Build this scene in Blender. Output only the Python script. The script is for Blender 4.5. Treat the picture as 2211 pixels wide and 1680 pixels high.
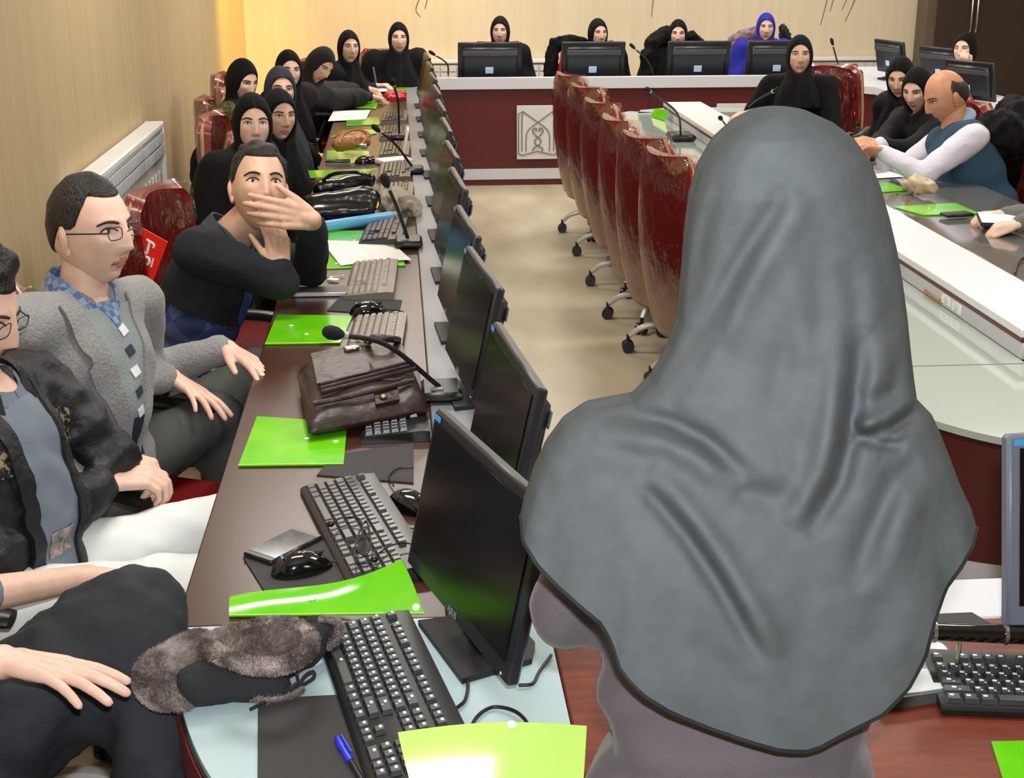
import bpy, math, random
import numpy as np
from mathutils import Vector, Matrix, noise

for o in list(bpy.data.objects): bpy.data.objects.remove(o)
scene = bpy.context.scene
COL = scene.collection
random.seed(7)
V = Vector

# ------------------------------------------------------------------ camera
F_PX, CX, CY, CAM_H = 3000.0, 1105.5, 840.0, 1.82
PITCH, YAW = math.atan(990 / 3000.0), math.radians(4.65)
cam = bpy.data.cameras.new('camera'); cam_o = bpy.data.objects.new('camera', cam); COL.objects.link(cam_o)
cam.sensor_width = 36.0; cam.lens = F_PX / 2211 * 36.0; cam.clip_start = 0.05
cam_o.location = (0, 0, CAM_H)
cam_o.rotation_euler = (math.pi / 2 - PITCH, 0, -YAW)
scene.camera = cam_o

# ------------------------------------------------------------------ world, lights, exposure
w = bpy.data.worlds.new('world'); scene.world = w; w.use_nodes = True
w.node_tree.nodes['Background'].inputs[0].default_value = (1, .97, .93, 1)
w.node_tree.nodes['Background'].inputs[1].default_value = .35
scene.view_settings.view_transform = 'Standard'
scene.view_settings.look = 'None'
scene.view_settings.gamma = 1
scene.view_settings.use_curve_mapping = False
scene.view_settings.exposure = 0.15

def lamp(name, kind, loc, power, color=(1, 1, 1), size=.5, size_y=None, target=None, spot=None):
    l = bpy.data.lights.new(name, kind); l.energy = power; l.color = color
    if kind == 'AREA':
        l.size = size
        if size_y: l.shape = 'RECTANGLE'; l.size_y = size_y
    else:
        l.shadow_soft_size = size
    if kind == 'SPOT': l.spot_size = math.radians(spot); l.spot_blend = .8
    o = bpy.data.objects.new(name, l); COL.objects.link(o); o.location = loc
    if target is not None:
        o.rotation_euler = (V(target) - V(loc)).to_track_quat('-Z', 'Y').to_euler()
    return o
ROOM_H = 2.85
for i, (lx, ly) in enumerate([(-.3, 3.2), (-.3, 6.4), (-.1, 9.6), (1.9, 3.0), (1.9, 6.2), (1.9, 9.4), (4.0, 4.0), (4.0, 8.0), (3.6, 11.2), (1.2, 11.4)]):
    lamp('ceiling_lamp_light', 'AREA', (lx, ly, ROOM_H - .03), 33, (1, .96, .90), 1.1, .55)
lamp('downlight_light', 'SPOT', (.3, 11.3, ROOM_H - .05), 480, (1, .62, .06), .12, target=(-1.35, 12.0, 1.2), spot=58)
lamp('downlight_light', 'SPOT', (-.3, 12.2, ROOM_H - .05), 110, (1, .74, .34), .06, target=(-.2, 12.95, 1.2), spot=95)
# the camera's own flash, just above the lens
lamp('camera_flash', 'AREA', (.03, .02, CAM_H + .10), 40, (.97, .98, 1), .05, .03, target=(.33, 4, .75))

# ------------------------------------------------------------------ pixel helper: a ray of this camera met with a real plane
def _ray(px, py):
    x = (px - CX) / F_PX; y = -(py - CY) / F_PX
    fy = math.cos(PITCH) + y * math.sin(PITCH); z = -math.sin(PITCH) + y * math.cos(PITCH)
    return (x * math.cos(YAW) + fy * math.sin(YAW), -x * math.sin(YAW) + fy * math.cos(YAW), z)
def gp(px, py, z):
    X, Y, Z = _ray(px, py); t = (z - CAM_H) / Z
    return V((X * t, Y * t, z))
def gd(px, py, D):
    X, Y, Z = _ray(px, py); t = D / Y
    return V((X * t, D, CAM_H + Z * t))

# ------------------------------------------------------------------ materials
def lin(c):
    return tuple(((v / 255) / 12.92 if v <= 10 else (((v / 255) + .055) / 1.055) ** 2.4) for v in c) + (1,)
MATS = {}
def mat(name, rgb, rough=.5, metal=0, coat=0, bump=0, bscale=60, rgb2=None, cscale=8, spec=.5, stretch=None, emit=None, alpha=1, sheen=0, detail=3, trans=0, contrast=None):
    if name in MATS: return MATS[name]
    m = bpy.data.materials.new(name); m.use_nodes = True; nt = m.node_tree; b = nt.nodes['Principled BSDF']
    b.inputs['Base Color'].default_value = lin(rgb); b.inputs['Roughness'].default_value = rough
    b.inputs['Metallic'].default_value = metal; b.inputs['Coat Weight'].default_value = coat
    b.inputs['Coat Roughness'].default_value = .08
    b.inputs['Specular IOR Level'].default_value = spec
    b.inputs['Alpha'].default_value = alpha
    b.inputs['Transmission Weight'].default_value = trans
    if sheen: b.inputs['Sheen Weight'].default_value = sheen; b.inputs['Sheen Roughness'].default_value = .4
    if emit: b.inputs['Emission Color'].default_value = lin(rgb); b.inputs['Emission Strength'].default_value = emit
    tc = None
    def coords(sc):
        nonlocal tc
        if tc is None: tc = nt.nodes.new('ShaderNodeTexCoord')
        mp = nt.nodes.new('ShaderNodeMapping'); nt.links.new(tc.outputs['Object'], mp.inputs[0])
        mp.inputs['Scale'].default_value = sc
        return mp.outputs[0]
    if rgb2:
        n = nt.nodes.new('ShaderNodeTexNoise'); n.inputs['Scale'].default_value = cscale; n.inputs['Detail'].default_value = detail
        nt.links.new(coords(stretch or (1, 1, 1)), n.inputs['Vector'])
        r = nt.nodes.new('ShaderNodeValToRGB'); r.color_ramp.elements[0].color = lin(rgb); r.color_ramp.elements[1].color = lin(rgb2)
        lo, hi = contrast or (.35, .65)
        r.color_ramp.elements[0].position = lo; r.color_ramp.elements[1].position = hi
        nt.links.new(n.outputs['Fac'], r.inputs[0]); nt.links.new(r.outputs[0], b.inputs['Base Color'])
    if bump:
        n = nt.nodes.new('ShaderNodeTexNoise'); n.inputs['Scale'].default_value = bscale; n.inputs['Detail'].default_value = 3
        nt.links.new(coords(stretch or (1, 1, 1)), n.inputs['Vector'])
        bp = nt.nodes.new('ShaderNodeBump'); bp.inputs['Strength'].default_value = bump; bp.inputs['Distance'].default_value = .01
        nt.links.new(n.outputs['Fac'], bp.inputs['Height']); nt.links.new(bp.outputs[0], b.inputs['Normal'])
    MATS[name] = m
    return m
def checker_mat(name, c1, c2, c3, scale, rough=.8):
    m = mat(name, c1, rough); nt = m.node_tree; b = nt.nodes['Principled BSDF']
    tc = nt.nodes.new('ShaderNodeTexCoord')
    def chk(rot, ca, cb, sc):
        mp = nt.nodes.new('ShaderNodeMapping'); mp.inputs['Rotation'].default_value = rot; nt.links.new(tc.outputs['Object'], mp.inputs[0])
        k = nt.nodes.new('ShaderNodeTexChecker'); k.inputs['Scale'].default_value = sc
        k.inputs['Color1'].default_value = lin(ca); k.inputs['Color2'].default_value = lin(cb)
        nt.links.new(mp.outputs[0], k.inputs[0]); return k
    a = chk((.3, .5, .4), c1, c2, scale); d = chk((.3, .5, .4), c1, c3, scale * .5)
    mx = nt.nodes.new('ShaderNodeMix'); mx.data_type = 'RGBA'; mx.inputs[0].default_value = .5
    nt.links.new(a.outputs[0], mx.inputs[6]); nt.links.new(d.outputs[0], mx.inputs[7]); nt.links.new(mx.outputs[2], b.inputs['Base Color'])
    return m
def wrap_mat():
    m = bpy.data.materials.new('clear_plastic'); m.use_nodes = True; nt = m.node_tree
    nt.nodes.remove(nt.nodes['Principled BSDF']); out = nt.nodes['Material Output']
    t = nt.nodes.new('ShaderNodeBsdfTransparent'); t.inputs[0].default_value = (.96, .93, .9, 1)
    g = nt.nodes.new('ShaderNodeBsdfGlossy'); g.inputs['Roughness'].default_value = .12
    n = nt.nodes.new('ShaderNodeTexNoise'); n.inputs['Scale'].default_value = 34; n.inputs['Detail'].default_value = 3
    tc = nt.nodes.new('ShaderNodeTexCoord'); mp = nt.nodes.new('ShaderNodeMapping'); mp.inputs['Scale'].default_value = (1, 1, .35)
    nt.links.new(tc.outputs['Object'], mp.inputs[0]); nt.links.new(mp.outputs[0], n.inputs['Vector'])
    bp = nt.nodes.new('ShaderNodeBump'); bp.inputs['Strength'].default_value = .9; bp.inputs['Distance'].default_value = .012
    nt.links.new(n.outputs['Fac'], bp.inputs['Height']); nt.links.new(bp.outputs[0], g.inputs['Normal'])
    mx = nt.nodes.new('ShaderNodeMixShader'); mx.inputs[0].default_value = .13
    nt.links.new(t.outputs[0], mx.inputs[1]); nt.links.new(g.outputs[0], mx.inputs[2]); nt.links.new(mx.outputs[0], out.inputs[0])
    return m

# ------------------------------------------------------------------ mesh builder
def rotz(a): return Matrix.Rotation(a, 3, 'Z')
def frame(xa, za):
    """3x3 with columns x,y,z from an x hint and a z axis"""
    z = V(za).normalized(); x = (V(xa) - z * V(xa).dot(z)).normalized(); y = z.cross(x)
    return Matrix((x, y, z)).transposed()
OFF = {}
class MB:
    def __init__(s): s.v = []; s.f = []; s.m = []
    def add(s, vs, fs, mi=0):
        k = len(s.v); s.v += [tuple(p) for p in vs]
        for f in fs: s.f.append(tuple(i + k for i in f)); s.m.append(mi)
        return s
    def join(s, o, mi=None):
        k = len(s.v); s.v += o.v
        for f, m in zip(o.f, o.m): s.f.append(tuple(i + k for i in f)); s.m.append(m if mi is None else mi)
        return s
    def box(s, c, size, R=None, mi=0, bev=None):
        c = V(c); hx, hy, hz = [a / 2 for a in size]
        if bev is None: bev = min(hx, hy, hz) * .25
        b = min(bev, hx * .9, hy * .9, hz * .9)
        vs = []; idx = {}
        for sx in (-1, 1):
            for sy in (-1, 1):
                for sz in (-1, 1):
                    for a in range(3):
                        p = [sx * (hx - b), sy * (hy - b), sz * (hz - b)]
                        p[a] = (sx * hx, sy * hy, sz * hz)[a]
                        idx[(sx, sy, sz, a)] = len(vs); q = V(p); vs.append(c + (R @ q if R else q))
        fs = []
        def quad(k):
            ctr = sum((V(vs[i]) for i in k), V()) / len(k) - c
            nrm = (V(vs[k[1]]) - V(vs[k[0]])).cross(V(vs[k[2]]) - V(vs[k[0]]))
            fs.append(tuple(k) if nrm.dot(ctr) > 0 else tuple(reversed(k)))
        for a in range(3):
            o1, o2 = [i for i in range(3) if i != a]
            for sg in (-1, 1):
                k = []
                for s1, s2 in ((-1, -1), (1, -1), (1, 1), (-1, 1)):
                    t = [0, 0, 0]; t[a] = sg; t[o1] = s1; t[o2] = s2; k.append(idx[(t[0], t[1], t[2], a)])
                quad(k)
        for a in range(3):
            o1, o2 = [i for i in range(3) if i != a]
            for s1 in (-1, 1):
                for s2 in (-1, 1):
                    k = []
                    for sa, ax in ((-1, o1), (1, o1), (1, o2), (-1, o2)):
                        t = [0, 0, 0]; t[a] = sa; t[o1] = s1; t[o2] = s2; k.append(idx[(t[0], t[1], t[2], ax)])
                    quad(k)
        for sx in (-1, 1):
            for sy in (-1, 1):
                for sz in (-1, 1): quad([idx[(sx, sy, sz, a)] for a in range(3)])
        return s.add(vs, fs, mi)
    def tube(s, pts, rad, n=8, mi=0, cap=True, flat=1.0, up=(0, 0, 1)):
        pts = [V(p) for p in pts]; N = len(pts)
        if not hasattr(rad, '__len__'): rad = [rad] * N
        vs = []; prev = None
        for i, p in enumerate(pts):
            d = (pts[min(i + 1, N - 1)] - pts[max(i - 1, 0)])
            d = d.normalized() if d.length > 1e-9 else V((0, 0, 1))
            ref = prev if prev is not None else V(up)
            x = ref - d * ref.dot(d)
            if x.length < 1e-3: x = V((1, 0, 0)) - d * d.x
            if x.length < 1e-3: x = V((0, 1, 0)) - d * d.y
            x.normalize(); y = d.cross(x); prev = x
            for k in range(n):
                a = 2 * math.pi * k / n
                vs.append(p + (x * math.cos(a) * flat + y * math.sin(a)) * rad[i])
        fs = [(i * n + k, i * n + (k + 1) % n, (i + 1) * n + (k + 1) % n, (i + 1) * n + k) for i in range(N - 1) for k in range(n)]
        if cap: fs += [tuple(reversed(range(n))), tuple(range((N - 1) * n, N * n))]
        return s.add(vs, fs, mi)
    def ell(s, c, r, R=None, nu=16, nv=10, mi=0):
        c = V(c); vs = [c + (R @ V((0, 0, r[2])) if R else V((0, 0, r[2])))]
        for j in range(1, nv):
            t = math.pi * j / nv
            for i in range(nu):
                a = 2 * math.pi * i / nu
                q = V((r[0] * math.sin(t) * math.cos(a), r[1] * math.sin(t) * math.sin(a), r[2] * math.cos(t)))
                vs.append(c + (R @ q if R else q))
        q = V((0, 0, -r[2])); vs.append(c + (R @ q if R else q))
        fs = [(0, 1 + i, 1 + (i + 1) % nu) for i in range(nu)]
        for j in range(nv - 2):
            for i in range(nu):
                a = 1 + j * nu + i; b = 1 + j * nu + (i + 1) % nu; fs.append((a, a + nu, b + nu, b))
        L = len(vs) - 1; k = 1 + (nv - 2) * nu
        fs += [(L, k + (i + 1) % nu, k + i) for i in range(nu)]
        return s.add(vs, fs, mi)
    def cap(s, p0, r0, p1, r1, n=12, mi=0, flat=1.0, up=(0, 0, 1)):
        p0 = V(p0); p1 = V(p1); d = (p1 - p0)
        if d.length < 1e-6: return s.ell(p0, (r0, r0, r0), mi=mi)
        d.normalize(); pts = []; rr = []
        for a in (-88, -60, -30, 0): pts.append(p0 + d * r0 * math.sin(math.radians(a))); rr.append(r0 * math.cos(math.radians(a)))
        for a in (0, 30, 60, 88): pts.append(p1 + d * r1 * math.sin(math.radians(a))); rr.append(r1 * math.cos(math.radians(a)))
        return s.tube(pts, rr, n, mi, True, flat, up)
    def lathe(s, prof, c=(0, 0, 0), R=None, n=16, mi=0):
        c = V(c); vs = []
        for r, z in prof:
            for k in range(n):
                a = 2 * math.pi * k / n; q = V((r * math.cos(a), r * math.sin(a), z)); vs.append(c + (R @ q if R else q))
        N = len(prof)
        fs = [(i * n + k, i * n + (k + 1) % n, (i + 1) * n + (k + 1) % n, (i + 1) * n + k) for i in range(N - 1) for k in range(n)]
        fs += [tuple(reversed(range(n))), tuple(range((N - 1) * n, N * n))]
        return s.add(vs, fs, mi)
    def prism(s, poly, z0, z1, mi=0, T=None):
        """poly (counter clockwise) extruded from z0 to z1; T maps a Vector to the final place"""
        n = len(poly); vs = [V((x, y, z0)) for x, y in poly] + [V((x, y, z1)) for x, y in poly]
        if T: vs = [T(p) for p in vs]
        fs = [tuple(reversed(range(n))), tuple(range(n, 2 * n))] + [(i, (i + 1) % n, n + (i + 1) % n, n + i) for i in range(n)]
        return s.add(vs, fs, mi)
    def sheet(s, fn, nu, nv, th=.0015, mi=0, mib=None):
        """thick sheet: fn(u,v)->point, u,v in 0..1"""
        P = [[V(fn(i / nu, j / nv)) for i in range(nu + 1)] for j in range(nv + 1)]
        vs = []; W = nu + 1
        for j in range(nv + 1):
            for i in range(nu + 1):
                du = P[j][min(i + 1, nu)] - P[j][max(i - 1, 0)]; dv = P[min(j + 1, nv)][i] - P[max(j - 1, 0)][i]
                nrm = du.cross(dv)
                nrm = nrm.normalized() if nrm.length > 1e-12 else V((0, 0, 1))
                vs.append((P[j][i] + nrm * th * .5, P[j][i] - nrm * th * .5))
        top = [a for a, b in vs]; bot = [b for a, b in vs]; K = len(top)
        fs = []
        for j in range(nv):
            for i in range(nu):
                a = j * W + i; fs.append((a, a + 1, a + W + 1, a + W)); fs.append((K + a, K + a + W, K + a + W + 1, K + a + 1))
        for i in range(nu):
            a = i; fs.append((K + a, K + a + 1, a + 1, a)); a = nv * W + i; fs.append((a, a + 1, K + a + 1, K + a))
        for j in range(nv):
            a = j * W; fs.append((a, a + W, K + a + W, K + a)); a = j * W + nu; fs.append((K + a, K + a + W, a + W, a))
        return s.add(top + bot, fs, mi)
    def xf(s, fn):
        s.v = [tuple(fn(V(p))) for p in s.v]; return s
    def build(s, name, mats, parent=None, smooth=True, angle=38, loc=None, world=True):
        me = bpy.data.meshes.new(name)
        off = OFF.get(parent.name) if (parent is not None and world) else None
        a = np.array(s.v, dtype=float)
        if off is not None: a = a - np.array(off)
        org = None
        if parent is None and loc is None:
            # a top-level mesh keeps its origin at its own base
            org = np.array([(a[:, 0].min() + a[:, 0].max()) / 2, (a[:, 1].min() + a[:, 1].max()) / 2, a[:, 2].min()]); a = a - org
        me.from_pydata(a.tolist(), [], s.f)
        if not isinstance(mats, (list, tuple)): mats = [mats]
        for m in mats: me.materials.append(m)
        if len(mats) > 1: me.polygons.foreach_set('material_index', s.m)
        if smooth:
            me.shade_smooth()
            if angle: me.set_sharp_from_angle(angle=math.radians(angle))
        me.update()
        o = bpy.data.objects.new(name, me); COL.objects.link(o)
        if parent is not None: o.parent = parent
        if off is not None: OFF[o.name] = off
        if org is not None: o.location = org.tolist()
        if loc is not None: o.location = loc
        return o
def tag(o, label, cat, group=None):
    o['label'] = label; o['category'] = cat
    if group: o['group'] = group
    return o
def struct(o): o['kind'] = 'structure'; return o
def thing(name, label, cat, loc=(0, 0, 0), rz=0, group=None, world=False):
    """an Empty at the thing's base; world=True: children are given in world coordinates (no rotation)"""
    o = bpy.data.objects.new(name, None); COL.objects.link(o); o.location = loc; o.rotation_euler = (0, 0, rz); o.empty_display_size = .1
    if world: OFF[o.name] = [float(q) for q in loc]
    return tag(o, label, cat, group)
def sub(o, parent):
    """re-parent a freshly built part under another part that has no transform of its own"""
    o.parent = parent; return o
def dup(o, parent=None, loc=None, rz=None, label=None):
    c = o.copy(); COL.objects.link(c)
    if parent is not None: c.parent = parent
    if loc is not None: c.location = loc
    if rz is not None: c.rotation_euler = (0, 0, rz)
    if label: c['label'] = label
    for ch in list(o.children): dup(ch, c)
    return c
def remesh(mb, voxel, smooth=2, wr=None):
    me = bpy.data.meshes.new('tmp'); me.from_pydata(mb.v, [], mb.f)
    o = bpy.data.objects.new('tmp', me); COL.objects.link(o)
    md = o.modifiers.new('r', 'REMESH'); md.mode = 'VOXEL'; md.voxel_size = voxel
    dg = bpy.context.evaluated_depsgraph_get(); ev = o.evaluated_get(dg); m2 = ev.to_mesh()
    nv = len(m2.vertices); co = np.empty(nv * 3); m2.vertices.foreach_get('co', co); co = co.reshape(-1, 3)
    fs = [tuple(p.vertices) for p in m2.polygons]
    ed = np.empty(len(m2.edges) * 2, dtype=int); m2.edges.foreach_get('vertices', ed); ed = ed.reshape(-1, 2)
    ev.to_mesh_clear(); bpy.data.objects.remove(o); bpy.data.meshes.remove(me)
    cnt = np.bincount(ed.ravel(), minlength=nv).astype(float); cnt[cnt == 0] = 1
    for it in range(smooth):
        acc = np.zeros_like(co)
        np.add.at(acc, ed[:, 0], co[ed[:, 1]]); np.add.at(acc, ed[:, 1], co[ed[:, 0]])
        co = co * .4 + (acc / cnt[:, None]) * .6
    if wr:
        amp, sc, st = wr
        nr = np.zeros_like(co); F = np.array([f[:4] if len(f) >= 4 else (f[0], f[1], f[2], f[2]) for f in fs])
        fn = np.cross(co[F[:, 2]] - co[F[:, 0]], co[F[:, 3]] - co[F[:, 1]])
        for k in range(4): np.add.at(nr, F[:, k], fn)
        nr /= (np.linalg.norm(nr, axis=1)[:, None] + 1e-12)
        d = np.array([1 - 2 * abs(noise.noise(V((p[0] * sc * st[0], p[1] * sc * st[1], p[2] * sc * st[2])))) + .5 * noise.noise(V((p[0] * sc * 2.3, p[1] * sc * 2.3, p[2] * sc * 2.3))) for p in co])
        co = co + nr * ((d - .6) * amp)[:, None]
    r = MB(); r.v = [tuple(p) for p in co]; r.f = fs; r.m = [0] * len(fs)
    return r
def bez(p, n=12):
    """Catmull-Rom through points"""
    p = [V(q) for q in p]; P = [p[0] * 2 - p[1]] + p + [p[-1] * 2 - p[-2]]; out = []
    for i in range(1, len(P) - 2):
        for k in range(n):
            t = k / n; a, b, c, d = P[i - 1], P[i], P[i + 1], P[i + 2]
            out.append(.5 * ((2 * b) + (c - a) * t + (2 * a - 5 * b + 4 * c - d) * t * t + (3 * b - a - 3 * c + d) * t ** 3))
    out.append(p[-1]); return out
def text_mb(s, size, T, th=.0005, mi=0):
    """lettering as a mesh; T maps local (x right, y up, z out) to the place"""
    cu = bpy.data.curves.new('txt', 'FONT'); cu.body = s; cu.size = size; cu.align_x = 'CENTER'; cu.align_y = 'CENTER'; cu.extrude = th; cu.resolution_u = 2
    o = bpy.data.objects.new('txt', cu); COL.objects.link(o)
    dg = bpy.context.evaluated_depsgraph_get(); m = o.evaluated_get(dg).to_mesh()
    r = MB(); r.add([T(v.co) for v in m.vertices], [tuple(p.vertices) for p in m.polygons], mi)
    o.evaluated_get(dg).to_mesh_clear(); bpy.data.objects.remove(o); bpy.data.curves.remove(cu)
    return r

# ------------------------------------------------------------------ shared materials
WRAP = wrap_mat()
M_red = mat('red_vinyl', (118, 22, 20), .38, coat=.5, bump=.15, bscale=40)
M_redpanel = mat('dark_red_laminate', (92, 20, 22), .45, rgb2=(80, 16, 18), cscale=300)
M_white_lam = mat('white_laminate', (205, 207, 214), .4)
M_grey_shaded_lam = mat('grey_and_shaded_laminate', (128, 128, 134), .4)
M_brown = mat('brown_laminate', (74, 44, 32), .28, rgb2=(60, 34, 26), cscale=60, stretch=(6, 1, 1), spec=.6)
M_flashbrown = mat('flash_reddened_laminate', (122, 52, 28), .3, rgb2=(102, 40, 22), cscale=14, stretch=(1, 5, 1))  # brown desktop reddened, flash light put into its colour
M_glass_blue = mat('pale_blue_glass', (186, 208, 212), .18, spec=.6)
M_glass_grey = mat('pale_grey_glass', (172, 184, 176), .06, spec=.8, coat=.6)
M_top_grey = mat('dark_grey_glass_top', (104, 102, 100), .08, spec=.8, coat=.5)
M_black = mat('black_plastic', (22, 23, 26), .35)
M_blackm = mat('matte_black_plastic', (26, 27, 30), .6)
M_gloss = mat('gloss_black', (10, 10, 12), .1, coat=.6)
M_screen = mat('dark_screen', (8, 9, 9), .22, spec=.35)
M_bezel = mat('bezel_plastic', (34, 36, 42), .35)
M_chrome = mat('chrome', (205, 205, 205), .2, metal=1)
M_silver = mat('silver_paint', (196, 194, 188), .35, metal=.2)
M_keycap = mat('keycap_black', (30, 31, 34), .45)
M_keygrey = mat('keycap_grey', (118, 108, 98), .4)
M_kbgrey = mat('keyboard_grey_case', (150, 140, 128), .4)
M_print = mat('white_print', (225, 228, 230), .6)
M_blueprint = mat('blue_print', (70, 160, 215), .5)
M_green = mat('green_plastic', (98, 200, 10), .16, spec=.6, coat=.5, rgb2=(118, 214, 24), cscale=9)
M_paper = mat('paper', (236, 236, 232), .8)
M_mat = mat('mouse_mat', (62, 60, 60), .9, bump=.2, bscale=500)
M_cable = mat('cable', (14, 14, 16), .45)
M_tan = mat('tan_edge', (176, 140, 100), .4)

# ------------------------------------------------------------------ the room
def plane_box(name, lo, hi, m):
    b = MB().box([(a + c) / 2 for a, c in zip(lo, hi)], [c - a for a, c in zip(lo, hi)], bev=.0005)
    return struct(b.build(name, m, smooth=False))
M_floor = mat('floor_wood', (202, 190, 162), .32, rgb2=(172, 158, 130), cscale=1.7, stretch=(2.4, .9, 1), detail=8, bump=.03, bscale=30, contrast=(.3, .72))
M_wall = mat('wall_paper_cream', (222, 210, 184), .75, rgb2=(216, 203, 176), cscale=5, stretch=(3, 3, .08), detail=5)
M_walll = mat('wall_panel_tan', (192, 171, 134), .6, rgb2=(183, 161, 122), cscale=8, stretch=(3, 3, .06), detail=6)
M_ceil = mat('ceiling_white', (232, 230, 224), .9)
WX, WY, WR = -1.35, 13.0, 6.6
plane_box('floor', (WX - .1, -2.5, -.1), (WR + .1, WY + .1, 0), M_floor)
plane_box('ceiling', (WX - .1, -2.5, ROOM_H), (WR + .1, WY + .1, ROOM_H + .1), M_ceil)
plane_box('wall_left', (WX - .1, -2.5, 0), (WX, WY + .1, ROOM_H), M_walll)
wall_back = plane_box('wall_back', (WX, WY, 0), (WR, WY + .1, ROOM_H), M_wall)
plane_box('wall_right', (WR, -2.5, 0), (WR + .1, WY + .1, ROOM_H), M_wall)
plane_box('wall_rear', (WX - .1, -2.6, 0), (WR + .1, -2.5, ROOM_H), M_wall)
plane_box('baseboard_left', (WX, -2.5, 0), (WX + .012, WY, .09), M_white_lam)
plane_box('baseboard_back', (WX, WY - .012, 0), (WR, WY, .09), M_white_lam)
# twig motifs printed on the wallpaper
M_twig = mat('twig_print', (120, 100, 84), .8)
def twigs(x0, zb, specs):
    b = MB()
    for pts in specs:
        q = bez([(x0 + dx, WY - .001, zb + dz) for dx, dz in pts], 6)
        b.tube(q, [.007 * (1 - .6 * i / len(q)) for i in range(len(q))], 5)
    o = b.build('wallpaper_twig', M_twig, wall_back, loc=(0, 0, 0)); o.location = -wall_back.location
    o['label'] = 'thin brown twig printed on the cream wallpaper'
for (px, zz, sp) in [(905, 12, [[(0, .3), (.02, .12), (-.03, -.03), (.01, -.1)], [(.02, .12), (.07, .06), (.05, -.03)]]),
                     (1412, 8, [[(.05, .3), (0, .1), (-.02, -.12)]]),
                     (1780, 30, [[(.06, .4), (.02, .15), (-.03, -.1)], [(.1, .4), (.09, .2), (.05, .02)]]),
                     (1822, 22, [[(.03, .4), (.03, .15), (-.02, .0)], [(.12, .4), (.1, .12), (.02, -.1)]])]:
    p = gd(px, zz, WY); twigs(p.x, p.z, sp)

# radiators
def radiator(name, label, c, length, h, axis, depth=.1):
    t = thing(name, label, 'radiator', (c[0], c[1], c[2]), 0 if axis == 'x' else math.pi / 2)
    MB().box((0, 0, h / 2 - .02), (length, depth * .55, h - .06), bev=.008).build('panel', mat('radiator_white', (214, 214, 212), .4), t)
    MB().box((0, 0, h - .02), (length + .01, depth, .035), bev=.008).build('top_cover', mat('radiator_white2', (228, 228, 228), .4), t)
    for sx in (-1, 1):
        MB().box((sx * (length / 2 - .005), 0, h / 2), (.02, depth, h), bev=.005).build('side_cover', MATS['radiator_white2'], t)
    n = int(length / .075); a = None
    for i in range(n):
        for j in range(2):
            x = -length / 2 + (i + .5) * length / n
            if a is None:
                a = MB().box((0, 0, 0), (length / n * .82, .006, .05), bev=.001).build('grille_slot', mat('grille_grey', (196, 200, 204), .5), t, loc=(x, -depth * .46, h - .08 - j * .062))
            else: dup(a, t, (x, -depth * .46, h - .08 - j * .062))
    for i in range(int(length / .1)):
        MB().box((-length / 2 + (i + .5) * .1, -depth * .3, h / 2 - .1), (.05, .02, h - .28), bev=.008).build('fin', mat('radiator_fin', (186, 180, 168), .5), t)
    for sx in (-.4, .4):
        MB().tube([(sx * length, depth * .1, .1), (sx * length, depth * .1, -c[2])], .012).build('pipe', MATS['radiator_white2'], t)
    return t
radiator('radiator', 'long white radiator with slotted top on the tan left wall', (-1.29, 6.62, .2), 1.9, .66, 'y')
radiator('radiator', 'white radiator on the back wall beside the woman at the desk corner', (.62, 12.94, .1), 1.5, .61, 'x')
radiator('radiator', 'white radiator with square grille on the back wall by the dark cabinet', (4.0, 12.94, .1), 1.3, .61, 'x')

# dark cabinet in the back corner
M_wenge = mat('wenge', (58, 44, 36), .5, rgb2=(48, 36, 30), cscale=20, stretch=(8, 8, .6))
M_wenge2 = mat('wenge_frame', (98, 84, 72), .5)
cb = thing('wardrobe_cabinet', 'tall dark brown two door cabinet with chrome handles', 'cabinet', (5.45, 12.7, 0))
x0, x1 = 4.82 - 5.45, 5.93 - 5.45
MB().box(((x0 + x1) / 2, .15, 1.15), (x1 - x0, .26, 2.3), bev=.004).build('carcass', M_wenge2, cb)
hx = gd(2116, 20, 12.55).x - 5.45
for (a, b_, hs) in ((x0 + .09, hx - .003, -1), (hx + .003, x1, 1)):
    d = MB().box(((a + b_) / 2, .005, 1.16), (b_ - a, .022, 2.22), bev=.003).build('door', M_wenge, cb)
    h = MB()
    xx = hx + hs * .026
    z0, z1 = .94, 1.28
    h.tube(bez([(xx, -.006, z0), (xx, -.036, z0 + .03), (xx, -.036, z1 - .03), (xx, -.006, z1)], 5), .009)
    h.build('handle', M_chrome, d)
# door to the right of the cabinet (a pale edge is in view)
plane_box('trim_1', (5.96, 12.9, 0), (6.05, 13.0, 2.2), mat('pale_green_trim', (190, 196, 170), .6))

# ------------------------------------------------------------------ desks
def desk_root(name, label, loc): return thing(name, label, 'desk', loc, world=True)
# left desk along the wall
LD = desk_root('computer_desk', 'long dark brown computer desk with outer ledge greyed for shade along the left wall', (0, 6, 0))
MB().box((-.1605, 6.15, .735), (.441, 8.2, .03), bev=.003).build('desktop', M_brown, LD)
MB().box((-.1605, 6.15, .70), (.40, 8.2, .04), bev=.003).build('desk_apron', M_redpanel, LD)
MB().box((.149, 6.35, .728), (.178, 8.6, .05), bev=.003).build('ledge', M_grey_shaded_lam, LD)  # white ledge drawn grey, its shade put into the colour
MB().box((.19, 6.35, .41), (.03, 8.5, .58), bev=.003).build('modesty_panel', M_redpanel, LD)
MB().box((.20, 6.35, .09), (.03, 8.5, .06), bev=.003).build('white_band', M_white_lam, LD)
for yy in (2.1, 4.15, 6.15, 8.2, 10.2):
    MB().box((-.02, yy, .36), (.36, .03, .68), bev=.003).build('side_panel', M_redpanel, LD)
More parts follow.
